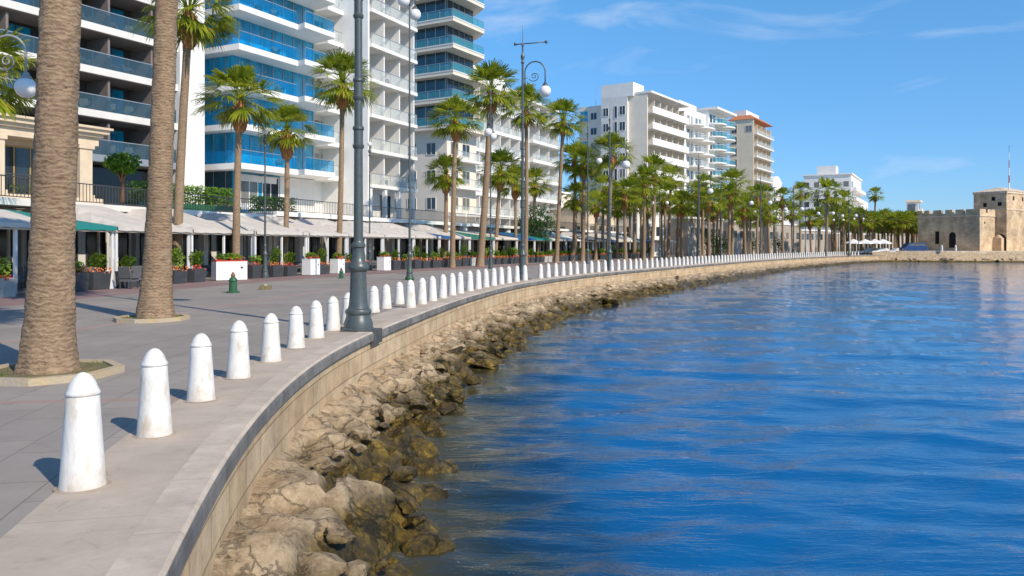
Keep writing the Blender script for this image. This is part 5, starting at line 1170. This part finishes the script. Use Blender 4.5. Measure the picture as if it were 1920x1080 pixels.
# tower
mb = MB(); mb.box(7.2, 21, -2.05, 4.2, 0, 12.0); part('tower', mb, M['castle'], t)
mb = MB(); mb.box(7.08, 21, -2.17, 4.3, 8.3, 8.55); mb.box(7.05, 21, -2.2, 4.35, 11.7, 12.1); part('tower_band', mb, M['castle_trim'], t)
rf = MB(); rf.add([(7.0, -2.3, 12.1), (21, -2.3, 12.1), (21, 4.4, 12.1), (7.0, 4.4, 12.1), (11.5, 1.0, 13.2), (18, 1.0, 13.2)], [(0, 1, 5, 4), (1, 2, 5), (2, 3, 4, 5), (3, 0, 4), (3, 2, 1, 0)]); part('roof', rf, M['castle_trim'], t)
dk = mat('dark stone opening', (.012, .011, .01), .9)
def arch_open(w_, h_, key):
    n = 8; pts = [(-w_/2, 0), (w_/2, 0), (w_/2, h_-w_/2)]+[(w_/2*math.cos(R(a)), h_-w_/2+w_/2*math.sin(R(a))) for a in range(0, 181, 20)]+[(-w_/2, h_-w_/2)]
    mb = MB(); k = len(pts); mb.add([(x, -.02, z) for x, z in pts]+[(x, .2, z) for x, z in pts], [tuple(range(k)), tuple(range(2*k-1, k-1, -1))]+[(i, k+i, k+(i+1) % k, (i+1) % k) for i in range(k)]); return mb.mesh('door', dk)
obj('door', arch_open(1.3, 3.2, 'a'), t, (0, 5.2, .6), -math.pi/2)
obj('recess', MB().box(-.4, .4, -.02, .1, 0, 2.6).mesh('recess', dk), t, (0, 8.2, 1.4), -math.pi/2)
for y, z in ((1.4, 10.2), (3.0, 9.0), (.2, 9.1)): obj('window', MB().box(-.35, .35, -.02, .1, 0, .8).mesh('window', dk), t, (7.2, y-1.0, z), -math.pi/2)
for x, z in ((10.5, 10.3), (15, 10.3)): obj('window', arch_open(.7, .9, 'w'), t, (x, -2.05, z))
for x, z in ((2.2, 5.4), (1.4, 7.6)): obj('loophole', MB().box(-.2, .2, -.03, .1, 0, .5).mesh('loophole', dk), t, (x, -.0, z))
obj('arch_recess', arch_open(2.2, 3.4, 'ar'), t, (7.2, -.9, .0), -math.pi/2)
mb = MB(); mb.box(5.9, 7.2, -1.6, -.0, 0, 2.6); mb.lathe([(.8, 2.6), (.4, 3.1), (.05, 3.3)], 10, 6.6, -.8); part('buttress', mb, M['castle'], t)
p = XZ(1892, 163); t = thing('radio_mast', 'thin white and red radio mast on the castle tower roof', 'mast', (p.x, p.y, 13.2)); 
for k in range(5): part('mast_section', MB().tube([(0, 0, k*1.55), (0, 0, (k+1)*1.55)], [.14-.02*k, .13-.02*k], 8), M['red'] if k % 2 else M['whitebox'], t)
part('aerial', MB().tube([(0, 0, 7.7), (0, 0, 9.3)], .03, 6), M['darkmetal'], t)
# terrace under the castle
mb = MB(); mb.v = []; poly = [(77.5, 160.0), (86, 157.2), (100, 155.6), (130, 154), (300, 150), (300, 330), (140, 330), (96, 200), (82, 170)]
tr_ = MB().prism(poly, -2.4, GZ); ter = part('castle_terrace', tr_, M['sand'], None); ter.data.materials[0] = M['castle_trim']; tag(ter, kind='structure')
for k, px in enumerate((1768, 1794)):
    t = thing('white_bollard', ['left', 'right'][k]+' one of the two small white posts before the castle door', 'post', (XZ(px, 156.8).x, XZ(px, 156.8).y+.4, GZ), 0, 'white posts before the castle door'); obj('body', bbm, t, scale=(1.3, 1.3, 1.4)); obj('cap', bcm, t, scale=(1.3, 1.3, 1.4))
x = 76.0; k = 0
while x < 118:
    yb = float(np.interp(x, [74, 77.5, 86, 100, 130], [160.5, 159.2, 156.2, 154.6, 153.0]))
    for z0, sc_ in ((-1.3, .8), (-.75, .55)):
        if rnd.random() < .22: continue
        o = boulder((x+rnd.uniform(-.5, .5), yb+(.5 if z0 > -.2 else 0)+rnd.uniform(-.2, .2), z0), (1.1*sc_+rnd.uniform(0, .5), .6*sc_, .42*sc_+rnd.uniform(0, .15)), 'one of the boulders on the shore below the castle', 'boulders on the shore below the castle')
    x += 1.5
bk = MB(); xs = np.arange(73, 300, 1.2); K = 8
for x in xs:
    yb = float(np.interp(x, [73, 77.5, 86, 100, 130, 300], [161, 159.6, 156.8, 155.2, 153.6, 149.5]))
    for j in range(K):
        u = j/(K-1); bk.v.append((x, yb+.5-2.6*u+.35*noise.noise(Vector((x*.7, j, 2))), np.interp(u, [0, .3, 1], [.7, -.5, -1.9])+.35*noise.noise(Vector((x*.8, j*.9, 7)))))
bk.f = [(i*K+j, i*K+j+1, (i+1)*K+j+1, (i+1)*K+j) for i in range(len(xs)-1) for j in range(K-1)]
tag(obj('castle_rock_bank', bk.mesh('castle_rock_bank', M['rock'], True)), kind='structure')

# ------------------------------------------------------------------ vehicles beside the castle
def car(p, rz, lb, prof, hw, paint, group=None, wheels=(.85, 3.3), z0=0.0, cat='car', name='parked_car', wr=.32):
    t = thing(name, lb, cat, (p.x, p.y, z0), rz, group); n = len(prof); mb = MB()
    rows = [(-hw, 1.0), (-hw+.08, 1.02), (hw-.08, 1.02), (hw, 1.0)]
    vs = []
    for yv, k in rows: vs += [(x, yv if abs(yv) < hw else yv*(1-.10*max(0, (z-.8))), z) for x, z in prof]
    mb.add(vs, [(i*n+j, i*n+(j+1) % n, (i+1)*n+(j+1) % n, (i+1)*n+j) for i in range(3) for j in range(n)]+[tuple(range(n)), tuple(range(4*n-1, 3*n-1, -1))]); part('body', mb, paint, t)
    zs = [z for _, z in prof]; top = max(zs); xs_ = [x for x, z in prof if z > top-.25]
    for sgn in (-1, 1): part('window', MB().box(min(xs_)+.1, max(xs_)-.1, sgn*(hw-.06)-.03, sgn*(hw-.06)+.03, top-.62, top-.2), M['darkglass'], t)
    for wx in wheels:
        for sgn in (-1, 1):
            wm = MB(); wm.lathe([(wr*.6, -.11), (wr, -.09), (wr, .09), (wr*.6, .11)], 18); o = part('wheel', wm, M['tyre'], t); o.location = (wx, sgn*(hw-.1), wr); o.rotation_euler = (math.pi/2, 0, 0)
    for sgn in (-1, 1): part('headlight', MB().box(prof[0][0]-.02, prof[0][0]+.06, sgn*hw*.7-.15, sgn*hw*.7+.15, .6, .78), M['globe'], t)
    return t
van = [(0, .35), (0, .95), (.5, 1.1), (1.1, 1.85), (1.6, 1.98), (4.7, 1.98), (4.85, 1.7), (4.9, .35)]
sedan = [(0, .3), (0, .75), (1.1, .9), (1.8, 1.42), (3.2, 1.42), (3.9, .98), (4.3, .92), (4.35, .3)]
p = XZ(1690, 162.5); car(p, .06, 'dark blue van parked beside the castle wall', van, .9, M['carblue'], z0=GZ-.35, wheels=(.9, 3.9), name='parked_van', cat='van')
for px, y, lb in ((1664, 166, 'white car left of the dark blue van'), (1632, 168, 'white car between the far lamp posts'), (1610, 170, 'silver white car behind the distant parasols')):
    car(XZ(px, y), .1, lb, sedan, .85, M['carwhite'], 'white cars parked at the end of the promenade')
